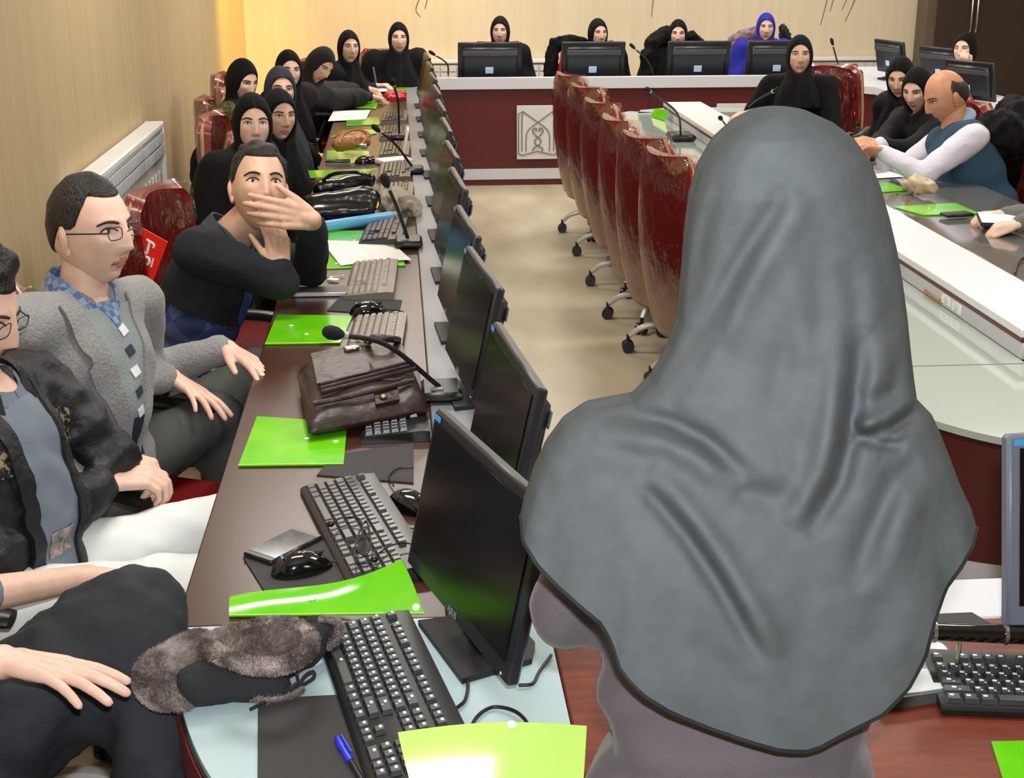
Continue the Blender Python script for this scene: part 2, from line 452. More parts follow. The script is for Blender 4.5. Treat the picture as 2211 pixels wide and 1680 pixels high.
# rounded corner unit with pale glass top
CU = desk_root('corner_desk', 'rounded corner desk section with pale blue glass top and red edge', (0, 1.7, 0))
curve = [gp(376, 1357, .75), gp(384, 1480, .75), gp(398, 1550, .75), gp(425, 1625, .75), gp(470, 1700, .75), gp(560, 1790, .75), gp(700, 1870, .75)]
cpts = [(p.x, p.y) for p in bez(curve, 4)] + [(.0, 1.30), (.222, 1.27), (.222, 2.045)]
cpts[0] = (-.381, 2.045)
MB().prism(cpts, .742, .752).build('glass_top', M_glass_blue, CU)
def shrink(pts, k, c=(-.0, 1.72)): return [(c[0] + (x - c[0]) * k, c[1] + (y - c[1]) * k) for x, y in pts]
MB().prism(shrink(cpts, 1.012), .735, .7415).build('edge_trim', M_blackm, CU)
MB().prism(shrink(cpts, 1.02), .66, .734).build('red_edge', mat('red_edge_laminate', (120, 30, 26), .35), CU)
MB().prism(shrink(cpts, .8), 0, .66).build('pedestal', M_redpanel, CU)
# near desk
ND = desk_root('computer_desk', 'flash reddened brown desk where the woman in the grey headscarf stands', (1.4, 1.75, 0))
MB().box((1.40, 1.735, .735), (2.35, .48, .03), bev=.003).build('desktop', M_flashbrown, ND)
MB().box((1.40, 2.045, .735), (2.35, .14, .034), bev=.003).build('ledge', M_white_lam, ND)
MB().box((1.40, 2.08, .41), (2.3, .03, .60), bev=.003).build('modesty_panel', M_redpanel, ND)
for xx in (.26, 1.4, 2.55): MB().box((xx, 1.77, .36), (.03, .4, .70), bev=.003).build('side_panel', M_redpanel, ND)
# back desk
BY = 10.36
BD = desk_root('computer_desk', 'long back desk with white fascia and dark red front bearing emblems', (2, 10.6, 0))
MB().box((1.67, 10.77, .665), (2.90, .60, .03), bev=.003).build('desktop', M_brown, BD)
MB().box((1.67, 10.41, .765), (2.90, .12, .05), bev=.003).build('ledge', M_white_lam, BD)
MB().box((1.67, BY, .755), (2.92, .03, .085), bev=.003).build('fascia', M_white_lam, BD)
fr = [(.285, .712), (3.08, .712), (3.0, .125), (.41, .125)]
def T_front(p): return V((p.x, BY + .02 - p.z, p.y))
MB().prism(list(reversed(fr)), 0, .012, T=lambda p: V((p.x, BY + .03 - p.z, p.y))).build('front_panel', M_redpanel, BD)
MB().prism(list(reversed([(.41, .125), (3.0, .125), (2.99, .045), (.425, .045)])), 0, .016, T=lambda p: V((p.x, BY + .03 - p.z, p.y))).build('white_band', M_white_lam, BD)
MB().prism(list(reversed([(.425, .045), (2.99, .045), (2.985, .0), (.432, .0)])), 0, .01, T=lambda p: V((p.x, BY + .03 - p.z, p.y))).build('plinth', M_redpanel, BD)
for xx in (.48, 1.7, 2.95): MB().box((xx, 10.72, .37), (.03, .6, .74), bev=.003).build('side_panel', M_redpanel, BD)
for xx in (1.62,): MB().box((xx + .28, BY + .018, .42), (.075, .012, .58), bev=.002).build('pilaster', mat('darker_red', (70, 14, 16), .5), BD)
# emblem plates
M_line = mat('emblem_line', (128, 126, 124), .6)
def emblem(xc, zc, wd, ht):
    p = MB().box((xc, BY + .004, zc), (wd, .012, ht), bev=.002).build('emblem_plate', mat('emblem_plate', (212, 211, 210), .5), BD)
    b = MB(); S = wd
    def L(pts, r=.0045, smooth=True):
        q = [V((xc + x * S, BY - .004, zc + z * S)) for x, z in pts]
        b.tube(bez(q, 6) if smooth and len(q) > 2 else q, r, 6)
    for s in (-1, 1):
        L([(s * .46, .44), (s * .46, -.5)], smooth=False); L([(s * .38, .42), (s * .38, -.44)], smooth=False)
        L([(s * .46, .44), (s * .36, .5), (0, .24)], smooth=False)
        L([(s * .46, -.5), (s * .36, -.53), (0, -.44)], smooth=False)
        L([(s * .36, .5), (s * .36, .42)], smooth=False)
        L([(0, .24), (s * .14, .14), (s * .25, .02), (s * .28, -.14), (s * .28, -.44)])
        L([(0, -.12), (s * .07, -.05), (s * .12, .02), (s * .10, .09), (s * .04, .10), (s * .03, .05), (s * .06, .04)], .0055)
        L([(0, -.12), (s * .07, -.18), (s * .06, -.26), (0, -.31), (-s * .08, -.35), (-s * .12, -.40), (-s * .10, -.43)], .0055)
    b.build('emblem_lines', M_line, p)
e0, e1 = gd(1116, 228, BY), gd(1206, 343, BY)
emblem((e0.x + e1.x) / 2, (e0.z + e1.z) / 2, e1.x - e0.x, e0.z - e1.z)
emblem((e0.x + e1.x) / 2 + 1.5, (e0.z + e1.z) / 2, e1.x - e0.x, e0.z - e1.z)
# right outer desk, its end shows past the seated woman
RD = desk_root('computer_desk', 'far right desk with white top and dark red end panel behind red chair', (3.5, 8.5, 0))
MB().prism([(3.13, 10.36), (3.13, 9.75), (3.30, 9.55), (3.30, 5.4), (3.95, 5.4), (3.95, 11.06), (3.13, 11.06)], .74, .79).build('desktop', M_white_lam, RD)
MB().prism([(3.16, 10.38), (3.16, 9.77), (3.33, 9.57), (3.33, 5.45), (3.36, 5.45), (3.36, 9.59), (3.19, 9.78), (3.19, 10.38)], .04, .74).build('front_panel', M_redpanel, RD)
MB().box((3.155, 10.03, .42), (.02, .22, .5), bev=.002).build('grey_inset', M_grey_shaded_lam, RD)
MB().box((3.325, 8.6, .42), (.02, .9, .5), bev=.002).build('grey_inset', M_grey_shaded_lam, RD)
for yy in (5.6, 8.2, 10.6): MB().box((3.65, yy, .37), (.55, .03, .74), bev=.003).build('side_panel', M_redpanel, RD)

# island table in the middle: low glass wing, white ledge, glass desktop on the far side
IS = desk_root('conference_table', 'middle conference table with low pale glass wing and white ledge', (1.9, 6.2, 0))
left_edge = [(1.56, 9.42), (1.42, 9.2), (1.30, 8.7), (1.26, 7.6), (1.25, 6.0), (1.23, 4.4), (1.215, 3.75), (1.235, 3.38), (1.33, 3.145), (1.50, 2.985), (1.80, 2.86), (2.3, 2.80), (2.75, 2.86)]
le = [(p.x, p.y) for p in bez([(x, y, 0) for x, y in left_edge], 5)]
wing = list(le) + [(2.75, 3.3), (1.76, 3.3), (1.76, 9.3), (2.2, 9.3), (2.2, 9.42)]
# split: main strip left of the ledge, and the curved near end
strip = [p for p in le if p[1] > 3.62 or p[0] < 1.2]
MB().prism([(1.235, 3.62)] + [(1.75, 3.62), (1.75, 9.3)] + [(x, y) for x, y in le if y >= 3.62 and x < 1.75], .642, .66).build('glass_wing', M_glass_grey, IS)
near = [(1.229, 3.61)] + [(x, y) for x, y in le if y < 3.61] + [(2.75, 3.61)]
MB().prism(near, .642, .66).build('glass_wing', M_glass_grey, IS)
MB().prism([(1.6, 9.31), (2.42, 9.31), (2.42, 9.5), (2.2, 9.58), (1.85, 9.58), (1.65, 9.48)], .642, .66).build('glass_wing', M_glass_grey, IS)
face = [(x + .13, y + .36 if y < 4 else y) for x, y in left_edge if x > 1.2]
fc = [(p.x, p.y) for p in bez([(1.44, 8.9, 0), (1.40, 7, 0), (1.38, 4.6, 0), (1.38, 3.95, 0), (1.42, 3.68, 0), (1.52, 3.5, 0), (1.72, 3.4, 0), (2.05, 3.36, 0), (2.6, 3.36, 0)], 6)]
def band(name, z0, z1, m, off):
    pl = [(x - off * .7, y - off * .7) for x, y in fc] + [(2.6, 3.52), (2.05, 3.52), (1.74, 3.56), (1.6, 3.7), (1.5, 4.0), (1.52, 8.9)]
    MB().prism(pl, z0, z1).build(name, m, IS)
band('front_panel', .13, .640, M_redpanel, 0)
band('white_band', .045, .13, M_white_lam, .004)
band('plinth', 0, .045, M_redpanel, .002)
# raised spine
MB().box((1.765, 6.4, .685), (.03, 5.5, .05), bev=.002).build('outlet_panel', mat('outlet_panel_grey', (196, 196, 200), .45), IS)
MB().box((1.762, 6.4, .717), (.036, 5.5, .014), bev=.002).build('red_strip', mat('strip_red', (84, 26, 26), .4), IS)
MB().box((1.867, 6.4, .737), (.25, 5.5, .026), bev=.003).build('ledge', mat('ledge_white', (222, 223, 228), .3), IS)
MB().box((2.28, 5.55, .737), (.574, 3.9, .024), bev=.003).build('desktop', M_top_grey, IS)
MB().box((2.0, 5.5, .33), (.36, 3.6, .62), bev=.01).build('pedestal', M_redpanel, IS)
MB().box((1.80, 6.4, .33), (.05, 5.4, .66), bev=.01).build('spine_panel', M_redpanel, IS)
# power outlets in the spine
for (px, py) in ((2044, 648), (2066, 664)):
    p = gd(px, py, 1); k = 1.748 / p.x; q = V((1.748, k, CAM_H + (p.z - CAM_H) * k))
    o = MB().box(q, (.006, .075, .034), bev=.002).build('socket_plate', mat('socket_white', (235, 236, 238), .3), IS)
    MB().ell(q + V((-.004, 0, 0)), (.003, .012, .012)).build('socket', mat('socket_grey', (205, 206, 210), .4), o)
MB().box((1.747, 4.33, .672), (.003, .16, .01), bev=.001).build('brass_strip', mat('brass', (200, 150, 60), .3, metal=.8), IS)

# ------------------------------------------------------------------ swivel chairs wrapped in clear plastic
def chair_back_fn(w, z0, z1, lean, curve):
    def fn(u, v):
        x = (u - .5) * w * (1 - .14 * v ** 2 + .05 * math.sin(math.pi * v))
        z = z0 + (z1 - z0) * v
        y = -.20 - lean * v + curve * (abs(u - .5) * 2) ** 2 - .03 * math.sin(math.pi * v)
        r = min(1, (1 - v) / .08)
        if v > .92: x *= .80 + .20 * math.sqrt(max(0, 1 - (1 - r) ** 2))
        if v < .06: x *= .86 + .14 * math.sqrt(max(0, v / .06))
        return (x, y, z)
    return fn
def make_chair(arms, z0=.24, z1=.99):
    t = thing('swivel_chair', 'x', 'chair')
    fn = chair_back_fn(.43, z0, z1, .09, .045)
    MB().sheet(fn, 12, 16, .06).build('backrest', M_red, t, angle=70)
    e = MB()
    for s in (0, 1):
        e.tube([V(fn(s, v / 14)) + V((0, -.012, 0)) for v in range(15)], .011, 8)
    e.build('edge_reflection', M_tan, t)  # tan strip stands in for a reflection on the plastic cover
    MB().box((0, .03, .455), (.48, .47, .10), bev=.04).build('seat', M_red, t)
    MB().box((0, 0, .395), (.22, .26, .03), bev=.01).build('seat_plate', M_blackm, t)
    MB().tube([(0, 0, .10), (0, 0, .40)], [.03, .026], 12).build('gas_column', M_blackm, t)
    MB().lathe([(.02, .07), (.045, .075), (.05, .115), (.035, .135)], n=16).build('hub', M_silver, t)
    leg0 = None
    for k in range(5):
        a = 2 * math.pi * k / 5 + .5; ca, sa = math.cos(a), math.sin(a)
        q = bez([(ca * .03, sa * .03, .115), (ca * .12, sa * .12, .135), (ca * .21, sa * .21, .115), (ca * .265, sa * .265, .075)], 5)
        lg = MB().tube(q, [.024 - .010 * i / len(q) for i in range(len(q))], 8, flat=.8).build('leg', M_silver, t)
        c = MB(); ctr = V((ca * .27, sa * .27, .028)); ax = V((-sa, ca, 0))
        for s in (-1, 1):
            c.tube([ctr + ax * s * .008, ctr + ax * s * .024], .028, 14)
        c.tube([ctr + V((0, 0, .02)), ctr + V((0, 0, .055))], .009, 8)
        c.build('caster', M_black, lg)
    if arms:
        for s in (-1, 1):
            MB().tube(bez([(s * .25, -.06, .42), (s * .295, -.05, .5), (s * .295, .0, .635)], 5), .016, 8, flat=1.4).build('arm_post', M_black, t)
            MB().tube(bez([(s * .275, -.2, .648), (s * .285, -.08, .665), (s * .285, .10, .665), (s * .27, .19, .655)], 5), [.022] + [.03] * 13 + [.029, .026], 12, flat=.55).build('armrest', M_black, t)
    def wf(u, v):
        p = V(fn(-.005 + 1.01 * u, .015 + 1.0 * v)); s = 1
        k = noise.noise(V((u * 7, v * 3, 4.2)))
        p.y += .003 * k
        p.x *= 1.02
        return p
    c = MB()
    P = []
    def shell(side):
        def g(u, v):
            p = wf(u, v); edge = min(1, 8 * min(u, 1 - u, (1.0 - v) * .9 + .02))
            p.y += side * ((.026 + .011 * edge) + .007 * noise.noise(V((u * 14, v * 7, 9 + side))) + .004 * noise.noise(V((u * 30, v * 16, side))))
            return p
        return g
    c.sheet(shell(-1), 26, 34, .0004); c.sheet(shell(1), 26, 34, .0004)
    c.build('plastic_cover', WRAP, t, angle=80)
    return t
chair_a = make_chair(False); chair_b = make_chair(True, .36, .98)
_used = set(); CHAIRS = {}
def put_chair(proto, loc, rz, label, group=None):
    if proto.name in _used: o = dup(proto, None, loc, rz)
    else: o = proto; _used.add(proto.name); o.location = loc; o.rotation_euler = (0, 0, rz)
    o['label'] = label
    if group: o['group'] = group
    elif 'group' in o: del o['group']
    CHAIRS[label] = o
    return o
ordn = ['the row of empty chairs, the one by the grey headscarf', 'the row of empty chairs, second from the grey headscarf', 'the row of empty chairs, third from the grey headscarf', 'the row of empty chairs, fourth from the grey headscarf', 'the row of empty chairs, fifth from the grey headscarf', 'the row of empty chairs, the one nearest the emblem']
for i, (cx_, cy_, a) in enumerate([(1.30, 5.47, 18), (1.285, 5.97, 21), (1.27, 6.5, 11), (1.28, 7.2, 17), (1.30, 7.95, 21), (1.29, 8.6, 17)]):
    put_chair(chair_a, (cx_, cy_, 0), math.radians(a - 90), 'red chair in ' + ordn[i], 'empty red chairs along the conference table')

# ------------------------------------------------------------------ monitors
def make_monitor(w=.44, h=.275, tilt=12, lift=.055):
    t = thing('monitor', 'x', 'monitor')
    a = math.radians(tilt); R = Matrix.Rotation(-a, 3, 'X'); piv = V((0, 0, lift))
    def T(p): return piv + R @ V(p)
    hb = MB().box((0, .012, h / 2), (w, .022, h), bev=.005); hb.box((0, .030, h / 2), (w * .86, .03, h * .8), bev=.014)
    hb.xf(T).build('housing', M_bezel, t)
    sc = MB().box((0, -.0005, h / 2 + .006), (w - .034, .002, h - .05), bev=.0004); sc.xf(T); so = sc.build('screen', M_screen, t)
    text_mb('ASUS', .016, lambda p: T((p.x, -.0008 - p.z, p.y + .012))).build('maker_mark', mat('grey_print', (120, 124, 130), .5), t)
    st = MB().box((-w / 2 + .022, -.001, h - .011), (.028, .001, .009), bev=.0002).xf(T).build('blue_sticker', M_blueprint, t)
    MB().box((w / 2 - .02, -.001, .012), (.004, .001, .004), bev=.0002).xf(T).build('power_light', M_print, t)
    vb = MB().box((0, .0465, h * .76), (w * .84, .004, h * .12), bev=.001).xf(T).build('vent_panel', mat('vent_grey', (92, 94, 100), .5), t)
    v2 = MB()
    for i in range(5): v2.box((0, .0492, h * .72 + i * h * .02), (w * .82, .002, .0022), bev=.0004)
    v2.xf(T).build('vent_slats', mat('vent_slat', (74, 76, 82), .5), vb)
    MB().box((.005, .0465, h * .33), (.055, .003, .045), bev=.004).xf(T).build('badge', mat('badge_blue_white', (196, 222, 250), .4), t)
    n = MB().box((0, .05, .045), (.07, .028, .09), bev=.01); n.build('neck', M_black, t)
    bs_ = MB().prism([(-.10, -.02), (.10, -.02), (.085, .10), (.04, .125), (-.04, .125), (-.085, .10)], 0, .010); bs_.box((0, .06, .014), (.09, .05, .012), bev=.004); bs_.build('base', M_blackm, t)
    return t
mon = make_monitor()
mon_first = True
def put_monitor(loc, face_deg, label, group='monitors on the long desks', sc=1.0):
    """face_deg: world heading of the screen's normal, 0 = -Y"""
    global mon_first
    if mon_first: o = mon; mon_first = False
    else: o = dup(mon)
    o.location = loc; o.rotation_euler = (0, 0, math.radians(face_deg)); o.scale = (sc, sc, sc); o['label'] = label
    if group: o['group'] = group
    elif 'group' in o: del o['group']
    return o
LZ = .753
put_monitor((.062, 1.93, LZ), -72, 'black monitor with blue stickers beside the fur lined cap')
put_monitor((.145, 2.46, LZ), -84, 'black monitor behind the brown leather briefcase, towards the fur cap')
put_monitor((.125, 3.17, LZ), -84, 'black monitor beyond the brown leather briefcase')
MON_L = [(.115, 3.72, -86, 'black monitor beside the greyed keyboard and green folder, past the briefcase'),
         (.12, 4.40, -87, 'black monitor facing the sheet of white paper'),
         (.125, 5.02, -87, 'black monitor facing the black handbag')]
for x, y, a, l in MON_L: put_monitor((x, y, LZ), a, l)
for i in range(6):
    put_monitor((.13, 5.70 + i * .66, LZ), -88, 'black monitor in the edge on far run, ' + ['nearest the black handbag', 'second from the handbag end', 'third from the handbag end', 'third from the back desk', 'second from the back desk', 'next to the back desk'][i], 'far run of monitors on the left desk')
for px, l in ((1057, 'back of black monitor in front of the first woman at the back desk'), (1278, 'back of black monitor in front of the woman beside the hung black coat'), (1503, 'back of black monitor in front of the woman with a coat round her shoulders'), (1672, 'back of black monitor in front of the woman in the royal blue headscarf')):
    p = gd(px, 168, 10.66); put_monitor((p.x, 10.66, .681), 180, l, 'monitors on the back desk', 1.09)
for (x, y, a, l) in ((3.60, 10.05, 103, 'back of black monitor at the corner of the back desk by the radiator'), (3.72, 9.4, 114, 'back of black monitor turned towards the woman by the cabinet'), (3.52, 8.4, 116, 'back of black monitor beside the balding man')):
    put_monitor((x, y, .792), a, l, 'monitors on the far right desk', .86)
rm_ = put_monitor((1.142, 1.85, LZ - .001), 6, 'monitor on the reddened brown desk at the right of the woman in grey', None, 1.08)

for c_ in rm_.children:
    if c_.name.startswith('housing'): c_.material_slots[0].link = 'OBJECT'; c_.material_slots[0].material = mat('flash_lit_bezel', (108, 116, 132), .4)  # dark bezel painted paler, as if lit by the flash
# ------------------------------------------------------------------ keyboards
def key_layout():
    """(x, y, w) in key units, rows from the user's side up"""
    L = []
    def row(y, ws, x=0):
        for w_ in ws:
            if w_ > 0: L.append((x + w_ / 2, y, w_))
            x += abs(w_)
    row(0, [1.25, 1.25, 1.25, 6.25, 1.25, 1.25, 1.25, 1.25]); row(1, [2.25] + [1] * 10 + [2.75]); row(2, [1.75] + [1] * 11 + [2.25]); row(3, [1.5] + [1] * 12 + [1.5]); row(4, [1] * 13 + [2])
    row(5.35, [1, -1, 1, 1, 1, 1, -.5, 1, 1, 1, 1, -.5, 1, 1, 1, 1])
    row(0, [1, 1, 1], 15.35); row(1, [-1, 1, -1], 15.35); row(3, [1, 1, 1], 15.35); row(4, [1, 1, 1], 15.35); row(5.35, [1, 1, 1], 15.35)
    for r in range(5): row(r, [1, 1, 1, 1] if r else [2, 1, 1], 18.7)
    return L
LAY = key_layout(); KP = .0187
def make_keyboard(label, loc, rz, case, cap, single=True, legends=False, group='keyboards on the left desk', tilt=3):
    t = thing('keyboard', label, 'keyboard', loc, rz, group)
    R = Matrix.Rotation(math.radians(tilt), 3, 'X')
    W, D = .452, .152
    prof = [(-D / 2, 0), (D / 2, 0), (D / 2, .024), (D / 2 - .02, .026), (-D / 2 + .006, .014), (-D / 2, .009)]
    MB().prism(list(prof), -W / 2, W / 2, T=lambda p: V((p.z, p.x, p.y))).build('case', case, t)
    slope = math.atan2(.012, D - .026)
    def top(y): return .0145 + (y + D / 2 - .006) * math.tan(slope)
    def place(k):
        x = -W / 2 + .008 + k[0] * KP * 1.02; y = -D / 2 + .018 + k[1] * KP * 1.02
        return x, y
    meshes = {}
    joined = MB(); leg = MB()
    for k in LAY:
        x, y = place(k); key = k[2]
        kw = key * KP - .0022
        if single:
            if key not in meshes:
                b = MB(); hw = kw / 2; hd = .0083; t_ = .0022
                vs = [(-hw, -hd, 0), (hw, -hd, 0), (hw, hd, 0), (-hw, hd, 0), (-hw + t_, -hd + t_ * 1.4, .0075), (hw - t_, -hd + t_ * 1.4, .0075), (hw - t_, hd - t_ * .5, .0078), (-hw + t_, hd - t_ * .5, .0078)]
                b.add(vs, [(3, 2, 1, 0), (4, 5, 6, 7), (0, 1, 5, 4), (1, 2, 6, 5), (2, 3, 7, 6), (3, 0, 4, 7)])
                o = b.build('key', cap, t, smooth=False, loc=(x, y, top(y) - .001)); meshes[key] = o.data
            else:
                o = bpy.data.objects.new('key', meshes[key]); COL.objects.link(o); o.parent = t; o.location = (x, y, top(y) - .001)
            o.rotation_euler = (slope, 0, 0)
        else:
            joined.box((x, y, top(y) + .003), (kw, .0164, .0075), bev=.0015)
        if legends:
            leg.box((x - kw * .12, y + .002, top(y) + .0072), (min(.0065, kw * .4), .0042, .0004), R=Matrix.Rotation(slope, 3, 'X'), bev=.0001)
            if k[0] < 15 and k[1] in (1, 2, 3, 4): leg.box((x + .0025, y - .0035, top(y) + .0069), (.0025, .0025, .0004), R=Matrix.Rotation(slope, 3, 'X'), bev=.0001)
    if not single: joined.build('keys', cap, t)['kind'] = 'stuff'
    if legends: leg.build('key_legends', M_print, t, smooth=False)['kind'] = 'stuff'
    return t
M_kd = mat('keyboard_case_dark', (44, 43, 45), .3); M_cd = mat('keycap_dark', (66, 64, 62), .28, spec=.8)
M_kw = mat('keyboard_case_glare', (112, 104, 94), .3); M_cw = mat('keycap_glare', (140, 130, 118), .3, spec=.7)  # black keyboards painted warm grey, reflected light put into the colour
M_k1 = mat('keyboard_case_black', (22, 24, 25), .35); M_c1 = mat('keycap_dark1', (50, 52, 56), .3, spec=.8)
DT = .7505
make_keyboard('black keyboard with white legends on the pale glass beside the fur cap', (-.03, 1.79, LZ + .0005), math.radians(-90 + 12), M_k1, M_c1, True, True)
make_keyboard('dark grey keyboard with earphone cord lying across its keys', (-.085, 2.40, DT), math.radians(-90 + 14), M_kd, M_cd)
make_keyboard('black keyboard half covered by the brown leather briefcase', (-.03, 3.10, DT), math.radians(-90 + 2), M_k1, M_c1)
make_keyboard('black keyboard greyed with reflected light beside the green folder and briefcase handle', (-.075, 3.66, DT), math.radians(-90 - 3), M_kw, M_cw)
make_keyboard('black keyboard greyed with reflected light touching the sheet of white paper', (-.095, 4.35, DT), math.radians(-90 - 2), M_kw, M_cw)
make_keyboard('dark keyboard beside the blue tube in front of the black handbag', (-.06, 5.12, DT), math.radians(-90 - 4), M_kd, M_cd, False)
for i, y in enumerate((5.85, 6.45, 7.1, 7.75, 8.4)):
    make_keyboard('dark keyboard in the far row before the seated women, ' + ['nearest the black handbag', 'beside the white box', 'beside the brown handbag', 'beside the white papers', 'next to the red pouch'][i], (-.02, y, DT), math.radians(-90 - 2), M_kw, M_cd, False, group='far row of keyboards on the left desk')
kp = gp(2230, 1520, .75)
make_keyboard('black keyboard on the reddened brown desk beside the white tablet', (kp.x + .09, kp.y + .02, .7505), math.radians(-9), M_k1, M_c1, True, True, None)

# ------------------------------------------------------------------ mouse mats, mice
def slab(name, label, cat, corners, z, th, m, group=None):
    pl = [(p.x, p.y) for p in corners]
    ar = sum(pl[i][0] * pl[(i + 1) % len(pl)][1] - pl[(i + 1) % len(pl)][0] * pl[i][1] for i in range(len(pl)))
    if ar < 0: pl.reverse()
    return tag(MB().prism(pl, z, z + th).build(name, m), label, cat, group)
def pxs(z, *pts): return [gp(a, b, z) for a, b in pts]
slab('mouse_mat', 'dark grey mouse mat under the blue capped pen', 'mouse mat', pxs(.753, (557, 1512), (752, 1502), (815, 1680), (815, 1760), (556, 1760)), .7525, .003, M_mat, 'mouse mats')
slab('mouse_mat', 'dark grey mouse mat under the phone', 'mouse mat', pxs(.75, (525, 1205), (690, 1160), (780, 1270), (578, 1290)), DT, .003, M_mat, 'mouse mats')
slab('mouse_mat', 'dark grey mouse mat beside the green folder under the briefcase', 'mouse mat', pxs(.75, (722, 985), (893, 960), (893, 1045), (684, 1028)), DT, .003, M_mat, 'mouse mats')
slab('mouse_mat', 'dark grey mouse mat with a black mouse between the two greyed keyboards', 'mouse mat', pxs(.75, (735, 642), (868, 650), (860, 682), (706, 672)), DT, .003, M_mat, 'mouse mats')
def mouse(label, c, rz, s=1.0):
    t = thing('computer_mouse', label, 'mouse', c, rz, 'computer mice')
    def body(u, v):
        th = 2 * math.pi * u; r = v
        y = math.cos(th) * r; x = math.sin(th) * r
        return None
    b = MB(); N = 20; prof = []
    vs = []; nr = 9
    for j in range(nr):
        ph = j / (nr - 1) * math.pi / 2
        for i in range(N):
            a = 2 * math.pi * i / N
            x = .031 * math.cos(a) * math.cos(ph) ** .7 * (1 - .12 * math.sin(a)); y = .056 * math.sin(a) * math.cos(ph) ** .7
            z = .036 * math.sin(ph) * (1 - .35 * (y / .056) ** 2 - .1 * y / .056)
            vs.append((x, y, z))
    fs = [(j * N + i, j * N + (i + 1) % N, (j + 1) * N + (i + 1) % N, (j + 1) * N + i) for j in range(nr - 1) for i in range(N)] + [tuple(reversed(range(N)))]
    b.add(vs, fs).build('shell', M_gloss, t, angle=60)
    MB().box((0, .032, .029), (.008, .018, .008), bev=.003).build('scroll_wheel', M_blackm, t)
    MB().box((0, -.034, .0325), (.014, .004, .0006), R=Matrix.Rotation(math.radians(16), 3, 'X'), bev=.0001).build('maker_mark', M_blueprint, t)
    MB().tube(bez([(0, .055, .006), (.01, .09, .004), (.05, .10, .003), (.075, .06, .003), (.10, .07, .003)], 6), .0019, 6).build('cable', M_cable, t)
    t.scale = (s, s, s)
    return t
mouse('glossy black mouse beside the smartphone', gp(652, 1232, .754), math.radians(-70))
mouse('glossy black mouse behind the dark grey keyboard by the monitor', gp(885, 1098, .7505), math.radians(-140))
mouse('black mouse on the mat between the two greyed keyboards', gp(795, 676, .754), math.radians(-80))
mouse('black mouse beside the green folder carrying a phone', gp(790, 352, .7505), math.radians(-80))

# ------------------------------------------------------------------ gooseneck microphones
def mic(label, base, head, bend=(0, 0, .06), r=.0045, hs=1.0, bs=1.0, group='gooseneck microphones', plate=True):
    base = V(base); head = V(head)
    t = thing('microphone', label, 'microphone', base, 0, group, world=True)
    if plate:
        b = MB().box(base + V((0, 0, .014 * bs)), (.10 * bs, .13 * bs, .026 * bs), bev=.01 * bs)
        b.build('base', M_black, t)
        MB().box(base + V((-.01, -.03, .028 * bs)), (.03 * bs, .02 * bs, .004), bev=.001).build('talk_button', mat('button_grey', (120, 122, 126), .4), t)
    mid = (base + head) / 2 + V(bend)
    q = bez([base + V((0, 0, .02)), mid, head], 10)
    MB().tube(q, r, 8).build('gooseneck', M_blackm, t)
    d = (q[-1] - q[-3]).normalized()
    MB().tube([head - d * .006, head, head + d * .012, head + d * .034, head + d * .046, head + d * .05], [r * 1.1, .009 * hs, .0125 * hs, .013 * hs, .009 * hs, .003], 12).build('mic_head', mat('foam_black', (12, 12, 13), .9, bump=.4, bscale=400), t)
    MB().tube([head - d * .018, head - d * .008], r * 1.5, 10).build('ring', M_silver, t)
    return t
mic('gooseneck microphone stretched over the brown leather briefcase', gp(925, 850, .755) + V((.03, -.02, 0)), gd(735, 722, 2.98), (-.01, 0, .05), .006, 1.25)
mic('gooseneck microphone rising beside the black handbag and blue tube', gp(882, 530, .755), gd(836, 400, 4.75), (.0, 0, .02), .0065, 1.25)
mic('gooseneck microphone beside the brown handbag', gp(892, 372, .755), gd(818, 282, 6.3), (.0, 0, .03), .0055)
mic('gooseneck microphone near the woman holding a pen', gp(862, 300, .755), gd(850, 182, 7.3), (.01, 0, .05), .0055)
mic('gooseneck microphone at the left end of the back desk by the radiator', gd(968, 168, 10.55), gd(938, 118, 10.55), (.04, 0, .02), .006, plate=False)
mic('gooseneck microphone on the back desk beside the coat draped woman', gd(1410, 166, 10.5), gd(1370, 104, 10.5), (.03, 0, .01), .006, plate=False)
mic('gooseneck microphone beside the royal blue headscarf, on the back desk', gd(1815, 160, 10.45), gd(1798, 96, 10.45), (.0, 0, 0), .006, bs=1.3)
mic('gooseneck microphone with wide base on the glass wing of the conference table', gp(1470, 302, .66), gd(1402, 196, 7.25), (.06, 0, .02), .006, bs=1.5)
mic('gooseneck microphone just behind the grey headscarf on the white ledge', gp(1572, 285, .752), gd(1557, 257, 7.45), (0, 0, .01), .005, plate=False)
mic('gooseneck microphone in front of the woman seated on the red chair', gp(1600, 262, .752), gd(1672, 196, 7.6), (-.02, 0, .02), .008, plate=False)
mic('gooseneck microphone in front of the two women and the balding man', gp(1832, 300, .752), gd(1852, 270, 6.95), (.02, 0, .0), .007)
mic('small black microphone by the hands of the balding man', gp(1888, 362, .752), gd(1884, 345, 6.0), (.0, 0, .0), .008, plate=False)
from mathutils.bvhtree import BVHTree

